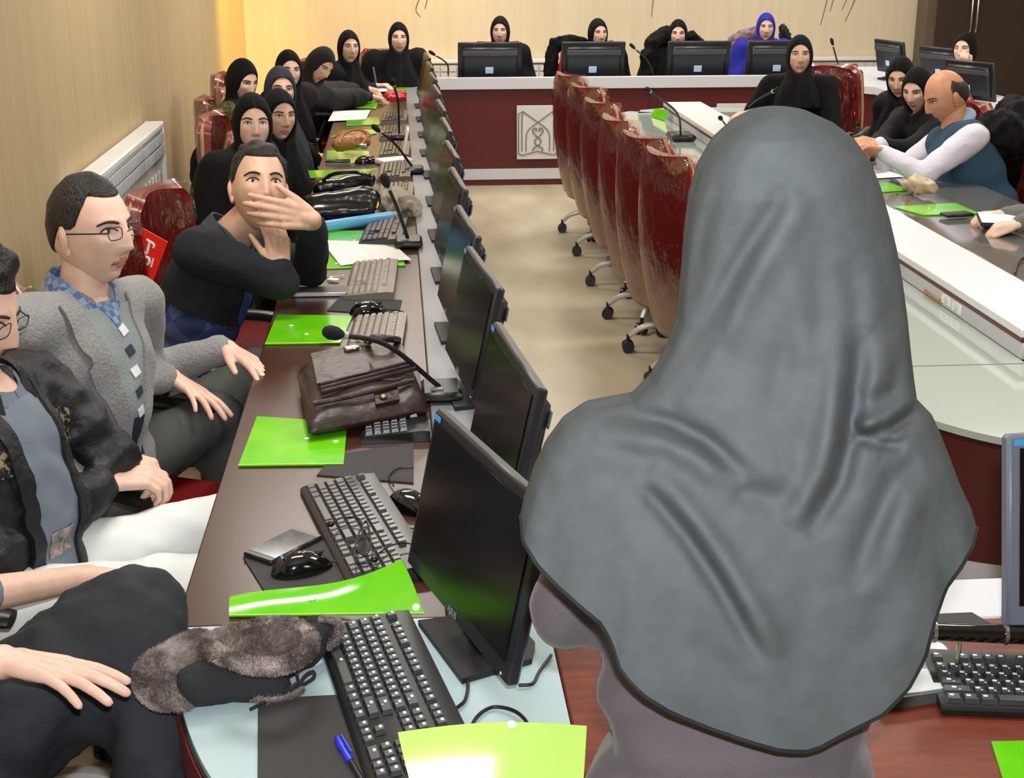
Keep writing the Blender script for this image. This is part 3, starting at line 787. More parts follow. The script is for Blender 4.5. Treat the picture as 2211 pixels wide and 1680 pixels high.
# ------------------------------------------------------------------ people: shared anatomy
M_lip = mat('lips', (196, 128, 114), .5)
M_eyew = mat('eye_white', (214, 206, 198), .3)
M_iris = mat('iris_dark', (34, 22, 16), .2)
M_hair = mat('hair_black', (26, 20, 17), .5, bump=.8, bscale=220, stretch=(1, 1, .25))
M_brow = mat('eyebrow', (46, 34, 28), .8)
SKINS = {
    'fair': mat('skin_fair', (226, 190, 171), .5, rgb2=(219, 179, 159), cscale=30),
    'mid': mat('skin_mid', (214, 174, 150), .5, rgb2=(205, 162, 138), cscale=30),
    'tan': mat('skin_tan', (196, 142, 108), .5, rgb2=(186, 130, 98), cscale=30),
}
M_blackcloth = mat('black_cloth', (11, 10, 11), .9, bump=.25, bscale=120, spec=.25)
M_chador = mat('black_chador', (10, 9, 11), .85, bump=.2, bscale=90, spec=.25)
RX, RY, RZ = .073, .096, .118
def _jaw(z):
    k = min(1, max(0, (-z - .01) / .108)); return 1 - .29 * k ** 1.7
def g(x, s): return math.exp(-(x / s) ** 2)
def face_disp(x, z):
    ax = abs(x); d = 0
    if z > -.036: h = .005 + .021 * min(1, max(0, (.022 - z) / .058)) if z < .022 else .005 * max(0, 1 - (z - .022) / .02)
    else: h = .026 * max(0, 1 - (-.036 - z) / .012)
    s = .008 + .006 * min(1, max(0, (.02 - z) / .05))
    d -= h * g(x, s)
    d -= .006 * g(ax - .013, .007) * g(z + .039, .008)
    d += .0105 * g(ax - .031, .016) * g(z - .006, .012)
    d -= .004 * g(ax - .030, .02) * g(z - .026, .008)
    d -= .0052 * g(x, .019) * g(z + .060, .0055) + .0058 * g(x, .017) * g(z + .0735, .006)
    d += .003 * g(x, .02) * g(z + .084, .006)
    d -= .010 * g(x, .019) * g(z + .100, .012)
    d -= .004 * g(ax - .044, .016) * g(z + .018, .016)
    d += .003 * g(ax - .05, .012) * g(z + .06, .02)
    return d
def face_y(x, z):
    q = 1 - (x / (RX * _jaw(z))) ** 2 - (z / RZ) ** 2
    return -RY * max(0, q) ** .46 * (.88 + .12 * min(1, max(0, (z + .118) / .11))) + face_disp(x, z)
def head_mb(beard=False):
    """local head: centre of the skull at 0, face towards -Y; slots: skin, lip, white, iris, brow"""
    b = MB(); nu, nv = 60, 52; vs = [(0, 0, RZ)]
    for j in range(1, nv):
        t = math.pi * j / nv
        for i in range(nu):
            a = 2 * math.pi * i / nu; a = a - .42 * math.sin(a) * .9
            # dense at the front (a = 0)
            z = RZ * math.cos(t); st = math.sin(t)
            x = RX * _jaw(z) * st * math.sin(a); c = math.cos(a)
            if c > 0:
                y = face_y(x, z) if c > .05 else -RY * st * c
                yb = -RY * st * c; wgt = min(1, c / .35); y = yb * (1 - wgt) + y * wgt
            else:
                y = -RY * 1.04 * st * c
                if z < -.03: y *= max(.35, 1 + (z + .03) * 5)
            vs.append((x, y, z))
    vs.append((0, -.03, -RZ))
    fs = [(0, 1 + i, 1 + (i + 1) % nu) for i in range(nu)]
    for j in range(nv - 2):
        for i in range(nu):
            p = 1 + j * nu + i; q = 1 + j * nu + (i + 1) % nu; fs.append((p, p + nu, q + nu, q))
    L = len(vs) - 1; k = 1 + (nv - 2) * nu; fs += [(L, k + (i + 1) % nu, k + i) for i in range(nu)]
    b.v = vs; b.f = fs; b.m = []
    for f in fs:
        c = sum((V(vs[i]) for i in f), V()) / len(f)
        lip = c.y < -.06 and (c.x / .024) ** 2 + ((c.z + .067) / .0105) ** 2 < 1
        b.m.append(1 if lip else 0)
    for s in (-1, 1):
        ex, ez = s * .031, .006; ey = face_y(ex, ez)
        R = rotz(s * .28)
        b.ell((ex, ey + .0035, ez), (.0142, .007, .0062), R, 14, 8, 2)
        b.ell((ex - s * .001, ey - .0012, ez), (.0054, .0034, .0056), None, 10, 8, 3)
        up = [(ex + s * dx, face_y(ex + s * dx, ez + dz) - .001, ez + dz) for dx, dz in ((-.0155, -.001), (-.009, .0052), (0, .0074), (.009, .0056), (.0165, .0)) ]
        b.tube(bez(up, 4), .0018, 5, 4)
        br = [(ex + s * dx, face_y(ex + s * dx, .0 + dz) - .0005, dz) for dx, dz in ((-.018, .021), (-.006, .0255), (.008, .0265), (.021, .020))]
        q = bez(br, 4); b.tube(q, [.0034 * (1 - .6 * abs(i / len(q) - .35)) for i in range(len(q))], 6, 4)
    b.tube(bez([(-.023, face_y(-.023, -.067) - .0005, -.0665), (-.01, face_y(-.01, -.067) + .0012, -.0675), (0, face_y(0, -.067) + .0012, -.0668), (.01, face_y(.01, -.067) + .0012, -.0675), (.023, face_y(.023, -.067) - .0005, -.0665)], 4), .0013, 5, 4)
    return b
def ear_mb():
    b = MB()
    for s in (-1, 1):
        b.ell((s * .074, .012, -.008), (.007, .019, .031), rotz(s * .35), 12, 10)
        b.ell((s * .078, .010, -.004), (.006, .012, .020), rotz(s * .35), 10, 8)
        b.ell((s * .073, .004, -.034), (.006, .010, .011), None, 8, 6)
    return b
HEAD = head_mb(); EARS = ear_mb()
def hair_mb(front=.066, side=.0, back=-.055, thick=.014, rough=.006, seed=0, bald=False, sideburn=0):
    nu, nv = 48, 22; vs = []; fs = []
    def edge(a):
        c = math.cos(a)
        if c > .62: return front + .012 * (1 - c) * 2
        if c > .15: k = (c - .15) / .47; return side - sideburn + (front + .009 - side + sideburn) * k ** .7
        if c > -.3: return side + .012
        k = (-c - .3) / .7; return side + .012 + (back - side - .012) * k ** .6
    for i in range(nu):
        a = 2 * math.pi * i / nu; ze = edge(a); te = math.acos(max(-1, min(1, ze / RZ)))
        t0 = 0
        if bald: t0 = te - (.62 + .35 * max(0, -math.cos(a))) * min(1, max(.02, (.42 - math.cos(a)) * 1.5) ** .7)
        for j in range(nv + 1):
            v = j / nv; t = t0 + (te - t0) * v if bald else te * v
            z = RZ * math.cos(t); st = math.sin(t); c = math.cos(a)
            x = RX * st * math.sin(a); y = -RY * (1.04 if c < 0 else 1) * st * c
            if c < 0 and z < -.03: y *= max(.35, 1 + (z + .03) * 5)
            p = V((x, y, z)); n = V((x / RX ** 2, y / RY ** 2, z / RZ ** 2)).normalized()
            th = thick * (1 - .75 * v ** 4)
            if bald: th = th * math.sin(math.pi * v) ** .5 - (.012 if math.cos(a) > .36 else .0015)
            if j == nv: th = -.004
            th += rough * noise.noise(p * 38 + V((seed, 0, 0))) * (1 - v ** 6)
            vs.append(p + n * th)
    W = nv + 1
    for i in range(nu):
        if bald and max(math.cos(2 * math.pi * i / nu), math.cos(2 * math.pi * (i + 1) / nu)) > .12: continue
        for j in range(nv):
            p = i * W + j; q = ((i + 1) % nu) * W + j; fs.append((p, p + 1, q + 1, q))
    b = MB(); b.add(vs, fs); return b
def scarf_mb(drop=.30, flare=.17, fw=.060, ftop=.068, fbot=-.112, puff=.011, seed=0, chin=True):
    """headscarf shell with a face opening, falling over the shoulders; same local head frame"""
    nu, nv = 48, 60; zt = RZ + puff + .004; zb = -RZ - drop; vs = []
    for j in range(nv + 1):
        v = j / nv
        if v < .45:
            t = math.pi * .62 * (v / .45); z = zt * math.cos(t)
            a = (RX + puff) * math.sin(t); dp = (RY + puff) * math.sin(t)
        else:
            k = (v - .45) / .55; t = math.pi * .62
            z0 = zt * math.cos(t); a0 = (RX + puff) * math.sin(t); d0 = (RY + puff) * math.sin(t)
            z = z0 + (zb - z0) * k
            sm = k * k * (3 - 2 * k); a = a0 * (1 - .10 * math.sin(math.pi * min(1, k * 2.2))) + (flare - a0) * sm
            dp = d0 * (1 - .08 * math.sin(math.pi * min(1, k * 2))) + (flare * .74 - d0) * sm
        zo, hh = (ftop + fbot) / 2, (ftop - fbot) / 2; e = (z - zo) / hh
        w_ = fw * max(0, 1 - abs(e) ** (2.2 if e < 0 else 2.6)) ** .5 if abs(e) < 1 else 0
        uo = math.asin(min(.98, w_ / max(a, 1e-4))) if w_ > 0 else 0
        for i in range(nu + 1):
            u = i / nu; an = uo + (2 * math.pi - 2 * uo) * u
            x = a * math.sin(an); y = -dp * math.cos(an)
            if v > .45 and math.cos(an) < -.2: y *= 1 + .12 * ((v - .45) / .55)
            p = V((x, y, z))
            near = min(u, 1 - u) * nu
            if near < 2.5 and w_ > 0:
                fy = face_y(x, z) - .004; tt = (2.5 - near) / 2.5; p.y = p.y * (1 - tt) + min(fy, p.y + .03) * tt
            fold = noise.noise(V((math.sin(an) * 3.2 + seed, math.cos(an) * 3.2, z * 5))) * .012 * min(1, max(0, (v - .2) * 2))
            fold += .004 * math.sin(an * 9 + z * 40 + seed) * max(0, v - .5)
            r = V((x, y, 0)); p += (r.normalized() * fold if r.length > 1e-4 else V())
            vs.append(p)
    W = nu + 1; fs = [(j * W + i, (j + 1) * W + i, (j + 1) * W + i + 1, j * W + i + 1) for j in range(nv) for i in range(nu)]
    # a rolled inner lip gives the edge its thickness
    b = MB(); b.add(vs, fs); k = len(b.v)
    lip = []
    for j in range(nv + 1):
        for i in (0, nu):
            p = V(vs[j * W + i]); lip.append(V((p.x * .97, p.y + (.012 if abs(p.x) > .004 else 0), p.z)))
    b.v += [tuple(p) for p in lip]
    for j in range(nv):
        b.f.append((j * W, k + 2 * j, k + 2 * j + 2, (j + 1) * W)); b.m.append(0)
        b.f.append((j * W + nu, (j + 1) * W + nu, k + 2 * j + 3, k + 2 * j + 1)); b.m.append(0)
    return b
def ik(s, w_, l1, l2, pole):
    s = V(s); w_ = V(w_); d = w_ - s; L = min(d.length, (l1 + l2) * .995); dn = d.normalized()
    a = (l1 * l1 - l2 * l2 + L * L) / (2 * L); h = math.sqrt(max(0, l1 * l1 - a * a))
    p = V(pole); p = (p - dn * p.dot(dn)).normalized()
    return s + dn * a + p * h
def hand_mb(wrist, d, up, side, curl=(.25, .3, .3, .35), spread=.16, thumb=.6, size=1.0, elbow=None, fr=.034, thumb_in=.35):
    """capsules for a hand: d = pointing direction, up = back of the hand, side=+1 thumb towards d x up"""
    d = V(d).normalized(); up = V(up); up = (up - d * up.dot(d)).normalized(); rt = d.cross(up) * side
    W = V(wrist); k = size; b = MB()
    knuck = []
    for i, (off, len_) in enumerate(((.030, .086), (.010, .088), (-.010, .083), (-.029, .075))):
        p = W + (d * len_ + rt * off) * k; knuck.append(p)
        b.cap(W + (d * .012 + rt * off * .62) * k, .0145 * k, p, .0118 * k, 10)
    b.cap(W + (d * .03 + rt * .012) * k - up * .004 * k, .017 * k, W + (d * .05 - rt * .014) * k - up * .004 * k, .016 * k, 10)
    seg = ((.043, .027, .021), (.047, .030, .022), (.044, .028, .021), (.034, .021, .018))
    for i in range(4):
        p = knuck[i]; an = (1.5 - i) * spread; fd = (d * math.cos(an) + rt * math.sin(an)).normalized()
        c = 0; r = (.0103, .0106, .0101, .0092)[i] * k; tot = curl[i]
        for j, L in enumerate(seg[i]):
            c += tot * (1.0, 1.25, .8)[j]
            dd = fd * math.cos(c) - up * math.sin(c); q = p + dd * L * k
            b.cap(p, r * (1 - .07 * j), q, r * (.93 - .09 * j), 10); p = q
    td = (d * math.cos(thumb) + rt * math.sin(thumb) - up * thumb_in).normalized(); p = W + (d * .018 + rt * .022) * k
    b.cap(p, .015 * k, p + td * .044 * k, .0115 * k, 10); p = p + td * .044 * k
    t2 = (td + d * .35).normalized(); b.cap(p, .011 * k, p + t2 * .03 * k, .0098 * k, 10); p = p + t2 * .03 * k
    b.cap(p, .0098 * k, p + t2 * .024 * k, .0082 * k, 10)
    if elbow is not None:
        e = V(elbow); b.cap(W + (e - W) * .95, fr * 1.1, W, .024 * k, 12, flat=1.0)
        b.cap(W + (e - W) * .12, .026 * k, W + d * .02 * k, .021 * k, 12)
    return b

def person(label, hip, neck, crown, face, lw=None, rw=None, fwd=(1, 0, 0), skin='fair', top=None, scarf=None, hair=None, legs=True, leg_mat=None, male=False,
           hands=(None, None), sh=.175, elbows=(None, None), bulk=1.0, cape=False, wr=(.008, 9, (1, 1, .6)), vox=.016, group=None, knees=None, scarf_kw=None, hair_kw=None, roll=0, sleeve_end=.0, leg_r=(.092, .066), size=1.0, leg_vox=.03, brows=True, feet=None, cuff=.036, zone=None, leg_wr=(.007, 10, (1, 1, 1))):
    """one person given by world joints; returns (root, info)"""
    hip = V(hip); neck = V(neck); crown = V(crown); face = V(face).normalized(); fwd = V(fwd).normalized()
    root = thing('person', label, 'person', (hip.x, hip.y, 0), 0, group, world=True)
    u = (neck - hip).normalized(); f2 = (fwd - u * fwd.dot(u)).normalized(); r = f2.cross(u)      # r = the person's right
    S = {1: neck + r * sh - u * .045, -1: neck - r * sh - u * .045}                       # 1 = right arm
    # head frame
    yv = -face; zv = (u * .25 + V((0, 0, 1))).normalized(); zv = (zv - yv * zv.dot(yv)).normalized(); xv = yv.cross(zv)
    HR = Matrix((xv, yv, zv)).transposed() @ Matrix.Rotation(roll, 3, 'Y')
    hc = crown - HR @ V((0, 0, RZ * size + (.016 if scarf else .010)))
    def HT(p): return hc + HR @ (V(p) * size)
    body = MB(); hd = MB().join(HEAD).xf(HT); body.join(hd)
    if not scarf: body.join(MB().join(EARS).xf(HT))
    nb = HT((0, .024, -.055)); body.cap(nb, .050 if male else .042, neck - u * .02, .060 if male else .040, 16)
    body.cap(neck - u * .06, .09, hip + u * .1, .11, 12)
    info = dict(root=root, hc=hc, HT=HT, HR=HR, u=u, r=r, f=f2, S=S, neck=neck, hip=hip)
    E_ = {}; Wr = {}
    for s, w_, el in ((1, rw, elbows[0]), (-1, lw, elbows[1])):
        if w_ is None: w_ = hip + f2 * .30 + r * s * .12 + u * .06
        w_ = V(w_); e = V(el) if el is not None else ik(S[s], w_, .285, .25, (V((0, 0, -1)) + r * s * .6 - f2 * .3))
        E_[s] = e; Wr[s] = w_
        body.cap(S[s], .04, e, .036, 10)
        hk = hands[0] if s == 1 else hands[1]
        if hk is not None:
            kw = dict(hk); d = kw.pop('d', None) or (w_ - e); upv = kw.pop('up', None) or V((0, 0, 1)); hv = kw.pop('vox', .0042)
            sd = kw.pop('side', -s)
            hb = hand_mb(w_, d, upv, sd, elbow=e, **kw); body.join(remesh(hb, hv, 2))
        else:
            body.cap(e, .034, w_, .026, 10)
    kn = {}
    for s in (1, -1):
        h_ = hip + r * s * .09
        if knees: k_ = V(knees[0] if s == 1 else knees[1])
        else: k_ = hip + f2 * .42 + r * s * .11 + V((0, 0, -.03)); 
        ft = V(feet[0] if s == 1 else feet[1]) if feet else V((k_.x, k_.y, .09)) + fwd * .06
        kn[s] = (h_, k_, ft)
        body.cap(h_, .06, k_, .045, 8); body.cap(k_, .042, ft, .03, 8)
    info.update(E=E_, W=Wr, kn=kn)
    bo = body.build('body', [SKINS[skin], M_lip, M_eyew, M_iris, M_brow], root, angle=75)
    # clothes
    c = MB(); B = bulk
    R3 = Matrix((r, f2, u)).transposed()
    c.ell(hip + u * .05, (.175 * B, .135 * B, .15), R3); c.ell(hip + u * .22 + f2 * .015, (.155 * B, .125 * B, .18), R3)
    c.ell(neck - u * .17 + f2 * .01, (.172 * B, .118 * B, .17), R3); c.cap(S[1] - r * .02, .068 * B, S[-1] + r * .02, .068 * B, 12)
    c.cap(neck - u * .03, .066, neck - u * .09, .10, 12)
    if cape:
        c.cap(neck - u * .05, .10 * B, hip + u * .08, .21 * B, 14, flat=.85, up=f2)
        for s in (1, -1):
            c.cap(neck + r * s * .06 - u * .03, .075, E_[s], .085 * B, 12); c.cap(E_[s], .085 * B, E_[s].lerp(Wr[s], .72), .062, 12)
            c.cap(S[s], .09 * B, hip + r * s * .2 + u * .08, .11 * B, 12)
    for s in (1, -1):
        c.cap(S[s], .066 * B, E_[s], .053 * B, 12); c.cap(E_[s], .053 * B, E_[s].lerp(Wr[s], 1 - sleeve_end), cuff, 12)
    cb_ = remesh(c, vox, 2, wr)
    info['bvh'] = BVHTree.FromPolygons([V(p) for p in cb_.v], cb_.f)
    if zone:
        for q, fce in enumerate(cb_.f):
            p = sum((V(cb_.v[i]) for i in fce), V()) / len(fce) - hip
            if zone[0](p.dot(r), p.dot(f2), p.dot(u)): cb_.m[q] = 1
    o = cb_.build('garment', [top, zone[1]] if zone else top, root, angle=None)
    info['garment'] = o
    if legs:
        lg = MB()
        lg.ell(hip - u * .02, (.17 * B, .13 * B, .10), R3)
        for s in (1, -1):
            h_, k_, ft = kn[s]
            lg.cap(h_, leg_r[0] * B, k_, leg_r[1] * B, 12); lg.cap(k_, leg_r[1] * .97 * B, ft, .046, 12)
        remesh(lg, leg_vox, 2, leg_wr).build('trousers' if male else 'skirt', leg_mat or top, root, angle=None)
        for s in (1, -1):
            h_, k_, ft = kn[s]; dd = V((fwd.x, fwd.y, 0)).normalized()
            sb = MB(); sb.cap(V((ft.x, ft.y, .045)) - dd * .05, .042, V((ft.x, ft.y, .035)) + dd * .13, .034, 12); sb.xf(lambda p: V((p.x, p.y, max(.004, p.z))))
            sb.build('shoe', mat('shoe_black', (18, 17, 17), .35), root, angle=60)
    if scarf:
        sb = scarf_mb(**(scarf_kw or {})).xf(HT)
        so = sb.build('headscarf', scarf, root, angle=None)
        md = so.modifiers.new('thick', 'SOLIDIFY'); md.thickness = .004; md.offset = -1
    if hair:
        hair_mb(**(hair_kw or {})).xf(HT).build('hair', hair, root, angle=None)
    return root, info
def glasses(root, info, m=None):
    HT = info['HT']; m = m or M_blackm
    b = MB(); lenses = []
    for s in (-1, 1):
        ex = s * .032; y = face_y(ex, .004) - .024
        ring = [HT((ex + .0215 * math.copysign(abs(math.cos(t)) ** .6, math.cos(t)), y + .002 * abs(math.cos(t)), .002 + .0135 * math.copysign(abs(math.sin(t)) ** .7, math.sin(t)))) for t in [2 * math.pi * k / 20 for k in range(21)]]
        b.tube(ring, .0011, 6)
        b.tube([HT((s * .054, y + .002, .006)), HT((s * .070, y + .03, .007)), HT((s * .078, -.005, .006)), HT((s * .079, .02, -.004))], .0017, 6)
        P = [HT((ex + .021 * math.copysign(abs(math.cos(t)) ** .6, math.cos(t)), y + .001, .002 + .013 * math.copysign(abs(math.sin(t)) ** .7, math.sin(t)))) for t in [2 * math.pi * k / 20 for k in range(20)]]
        lenses.append(MB().add(P, [tuple(range(20))]))
    y = face_y(0, .01) - .009; b.tube(bez([HT((-.011, y, .004)), HT((0, y - .003, .007)), HT((.011, y, .004))], 4), .0013, 6)
    gl = tag(b.build('eyeglasses', m), 'thin framed eyeglasses worn by ' + info['who'], 'eyeglasses')
    lo = bpy.data.materials.get('lens_glass')
    if lo is None:
        lo = bpy.data.materials.new('lens_glass'); lo.use_nodes = True; nt = lo.node_tree; nt.nodes.remove(nt.nodes['Principled BSDF'])
        t = nt.nodes.new('ShaderNodeBsdfTransparent'); gg = nt.nodes.new('ShaderNodeBsdfGlossy'); gg.inputs['Roughness'].default_value = .03; mx = nt.nodes.new('ShaderNodeMixShader'); mx.inputs[0].default_value = .08
        nt.links.new(t.outputs[0], mx.inputs[1]); nt.links.new(gg.outputs[0], mx.inputs[2]); nt.links.new(mx.outputs[0], nt.nodes['Material Output'].inputs[0])
    OFF[gl.name] = list(gl.location)
    for ln in lenses: ln.build('lens', lo, gl, smooth=False)
    return gl
CAMP = V((0, 0, CAM_H))
def toward(p, yaw=0, pitch=0):
    """direction from p to the camera, turned by yaw degrees (plus = to the picture's right) and pitch (plus = up)"""
    d = (CAMP - V(p)); d.z *= .55; d.normalize(); d = rotz(math.radians(-yaw) * -1) @ d
    d.z += math.sin(math.radians(pitch + 7)); return d.normalized()

def drape(info, name, m, fn, nu, nv, off=.004, th=.004):
    """a thin panel laid on the front of a garment; fn(a,v) -> (x to the wearer's right, z above the hip)"""
    hip, u, r, f = info['hip'], info['u'], info['r'], info['f']; last = [None]
    def pt(a, v):
        x, z = fn(a, v); o = hip + r * x + u * z + f * .6
        h = info['bvh'].ray_cast(o, -f)
        if h[0] is None: return last[0] if last[0] is not None else o - f * .5
        last[0] = h[0] + f * off; return last[0]
    b = MB().sheet(pt, nu, nv, th)
    return b.build(name, m, info['root'], angle=60)
def collar(info, name, m, r0=.064, hgt=.04, gap=.35, drop=.05, th=.005, lift=.0):
    n, u, r, f = info['neck'], info['u'], info['r'], info['f']
    def fn(a, v):
        t = gap + (2 * math.pi - 2 * gap) * a; c = max(0, math.cos(t))
        rr = r0 + .014 * (1 - v) + .016 * c
        return n + (r * math.sin(t) + f * math.cos(t)) * rr + u * (lift - .012 + hgt * v - drop * c ** 2 + .012 * max(0, -math.cos(t)))
    return MB().sheet(fn, 30, 4, th).build(name, m, info['root'], angle=60)

# ------------------------------------------------------------------ the women along the left desk
def lady(label, crown, yaw=0, pitch=0, heading=(1, -.15, 0), lean=(0, 0), skin='fair', scarf=None, top=None, group='women in black headscarves', lw=None, rw=None, hands=(None, None), seat=None, roll=0, kw=None, chair=True, clabel=None, sk=None, hip_back=.12, cape=True, bulk=1.0, cofs=(0, 0)):
    crown = V(crown); h = V(heading).normalized()
    neck = V((crown.x, crown.y, crown.z - .245)) - h * .05 - V((lean[0], lean[1], 0)) * .25
    hip = V((neck.x, neck.y, .55)) - h * hip_back - V((lean[0], lean[1], 0))
    face = toward(crown, yaw, pitch)
    k = dict(kw or {})
    o, inf = person(label, hip, neck, crown, face, lw, rw, h, skin, top or M_chador, scarf or M_blackcloth, hands=hands, cape=cape, group=group, scarf_kw=sk, roll=roll, sh=.16, vox=.02, bulk=bulk, size=.9, **k)
    if chair:
        a = math.atan2(-h.x, h.y)
        put_chair(chair_b, (hip.x + h.x * .09 + cofs[0], hip.y + h.y * .09 + cofs[1], 0), a, clabel or ('red plastic wrapped chair of the ' + label.split(' ', 1)[1]), 'occupied red chairs')
    return o, inf
fist = dict(curl=(.75, .8, .8, .8), spread=.05, thumb=.35)
G = 'women in black headscarves along the left desk'
w1, i1 = lady('woman in black headscarf looking out over the shoulder of the man in navy', gp(543, 197, 1.25), 8, -4, (1, -.35, 0), skin='fair', group=G, bulk=1.1, cofs=(.03, -.66), clabel='red plastic wrapped chair of the woman behind the man in navy')
w2, i2 = lady('woman in black headscarf half hidden behind the pale woman near the man in navy', gd(600, 188, 6.1), 22, -8, (1, -.2, 0), skin='mid', group=G, cofs=(.16, .05), clabel='red plastic wrapped chair of the half hidden woman')
w3, i3 = lady('woman in dark navy headscarf looking towards the camera', gd(603, 140, 6.75), 12, -2, (1, -.15, 0), skin='mid', scarf=mat('navy_black_cloth', (28, 31, 38), .85, bump=.25, bscale=120), group=G, clabel='red plastic wrapped chair of the woman in dark navy headscarf')
w4, i4 = lady('woman in black headscarf with lowered eyes beside the wall', gd(528, 125, 7.5), 38, -22, (1, .1, 0), skin='fair', group=G, cofs=(.13, 0), clabel='red chair with a red tag beside the wall, holding a fur trimmed coat')
w5, i5 = lady('woman in black headscarf and full chador with folded hands in lap', gd(622, 105, 7.95), 14, -6, (1, -.1, 0), skin='fair', group=G, bulk=1.08, clabel='red plastic wrapped chair of the woman in full chador')
p6 = gd(712, 103, 8.75)
w6, i6 = lady('woman in brown black chador bowed low over her writing', p6, 38, -38, (1, -.05, 0), lean=(.26, 0), skin='mid', scarf=mat('brown_black_cloth', (24, 17, 15), .9, bump=.25, bscale=120), top=mat('brown_black_chador', (14, 10, 10), .85), group=G,
              rw=gp(800, 208, .80), lw=gp(790, 190, .80), hands=(dict(fist, d=(1, -.2, -.2), vox=.006), dict(fist, d=(1, -.2, -.2), vox=.006)), roll=.25, clabel='red plastic wrapped chair of the bowed woman')
w7, i7 = lady('woman in black headscarf with a pen in her hand', gd(752, 63, 9.6), 16, -3, (1, -.3, 0), skin='fair', group=G,
              rw=gp(808, 186, .80), lw=gp(790, 180, .80), hands=(dict(fist, d=(1, -.1, .1), vox=.006), None), cape=True, clabel='red plastic wrapped chair of the woman with a pen')
w8, i8 = lady('woman in black chador with pale face at the desk corner', gd(860, 46, 10.3), 4, -3, (.3, -1, 0), skin='fair', group=G, bulk=1.12,
              rw=gp(850, 172, .80), lw=gp(880, 170, .80), clabel='red plastic wrapped chair of the woman at the desk corner')
# ---- women at the back desk, facing the camera
GB = 'women at the back desk'
def back_lady(label, px, py, yaw, scarf=None, top=None, skin='fair', Y=10.98, **k):
    c = gd(px, py, Y)
    return lady(label, c, yaw, -4, (0, -1, 0), skin=skin, scarf=scarf, top=top, group=GB, hip_back=.02, cape=True, **k)
back_lady('woman in black headscarf with narrow pale face behind the left monitor of the back desk', 1080, 33, -4, clabel='red chair of the woman behind the left monitor at the back desk')
back_lady('woman in black headscarf looking sideways beside the coat on a chair', 1290, 38, 22, clabel='red chair with a black coat hung over it at the back desk')
back_lady('woman in black headscarf with a black coat round her shoulders', 1465, 40, 2, bulk=1.15, clabel='red chair of the woman with the coat round her shoulders')
M_blue = mat('royal_blue_cloth', (16, 20, 150), .8, bump=.2, bscale=120)
back_lady('woman in royal blue headscarf and cape', 1655, 26, 6, scarf=M_blue, top=M_blue, sk=dict(drop=.34, flare=.20), Y=11.1, clabel='red chair of the woman in the royal blue headscarf')
# ---- woman at the head of the conference table
wm, im = lady('woman in black headscarf and coat seated with her arm on the conference table', gd(1728, 73, 7.85), 4, -2, (-.55, -1, 0), skin='mid', group=None, cape=False, bulk=1.06,
              rw=gd(1625, 243, 7.75), lw=gd(1735, 270, 7.55) , hands=(dict(curl=(.4, .4, .4, .4), d=(-1, -.2, -.1), vox=.006), None), top=M_blackcloth, chair=False, hip_back=.1, sk=dict(drop=.2, flare=.15))
ch = put_chair(chair_b, (im['hip'].x + .10, im['hip'].y + .06, 0), math.radians(152), 'tall red plastic wrapped chair behind the woman with her arm on the conference table')
ch.scale = (1.05, 1.05, 1.08)
# ---- right side
wr1, ir1 = lady('woman in black headscarf looking down beside the balding man, the one farther from him', gd(1945, 120, 7.45), -14, -20, (-1, -.3, 0), skin='mid', group=None, clabel='red chair of the woman looking down, farther from the balding man', sk=dict(drop=.32, flare=.18))
wr2, ir2 = lady('woman in black headscarf smiling down at the phone next to the balding man', gd(1980, 143, 6.95), -24, -22, (-1, -.3, 0), skin='mid', group=None, cape=False, bulk=1.12, rw=gd(1878, 318, 6.55), lw=gd(1870, 312, 6.6), hands=(dict(fist, vox=.006, d=(-1, -.2, 0)), dict(fist, vox=.006, d=(-1, .2, 0))), clabel='red chair of the woman smiling at the phone', sk=dict(drop=.32, flare=.18))
wr4, ir4 = lady('woman in black headscarf resting her chin on her hand before the dark cabinet', gd(2088, 68, 9.25), -22, -2, (-1, -.25, 0), skin='fair', group=None, cape=False, lw=gd(2085, 150, 9.0), hands=(None, dict(fist, d=(-.1, -.2, 1), vox=.006)), clabel='red plastic wrapped chair before the dark cabinet', chair=False)
ch = put_chair(chair_b, (ir4['hip'].x + .16, ir4['hip'].y - .32, 0), math.radians(75), 'red plastic wrapped chair before the dark cabinet')

# ------------------------------------------------------------------ the men
# balding man in a blue vest
M_shirt = mat('pale_lilac_shirt', (206, 204, 216), .75, bump=.2, bscale=60)
M_vest = mat('petrol_blue_knit', (34, 68, 88), .9, bump=.5, bscale=160)
cr = gd(2025, 150, 6.2)
hipR = V((cr.x + .22, cr.y - .12, .55)); nkR = V((cr.x + .085, cr.y - .03, cr.z - .27))
wristL = gd(1908, 328, 6.05); wristR = gd(1892, 312, 6.3)
rr, ir = person('balding man in a blue knitted vest and white shirt typing on a phone', hipR, nkR, cr, (-1, -.12, -.42), lw=wristL, rw=wristR + V((.01, -.01, 0)), fwd=(-1, -.1, 0), skin='tan', top=M_shirt, hair=M_hair, male=True,
                hands=(dict(curl=(.45, .5, .55, .55), d=(-1, .05, .15), up=V((.1, -.6, .8)), vox=.0055), dict(curl=(.4, .45, .5, .5), d=(-1, .1, .1), up=V((.1, .6, .8)), vox=.0055)), elbows=(None, gd(1992, 380, 5.95)), bulk=1.0, sh=.18, vox=.016,
                hair_kw=dict(side=-.02, back=-.07, thick=.009, rough=.003, bald=True), leg_mat=mat('dark_trousers', (30, 32, 38), .8), cuff=.04)
vb = MB(); R3 = Matrix((ir['r'], ir['f'], ir['u'])).transposed()
vb.ell(hipR + ir['u'] * .06, (.215, .185, .17), R3); vb.ell(hipR + ir['u'] * .22, (.20, .168, .19), R3); vb.ell(nkR - ir['u'] * .16, (.20, .150, .175), R3); vb.cap(nkR + ir['r'] * .13 - ir['u'] * .045, .084, nkR - ir['r'] * .13 - ir['u'] * .045, .084, 12)
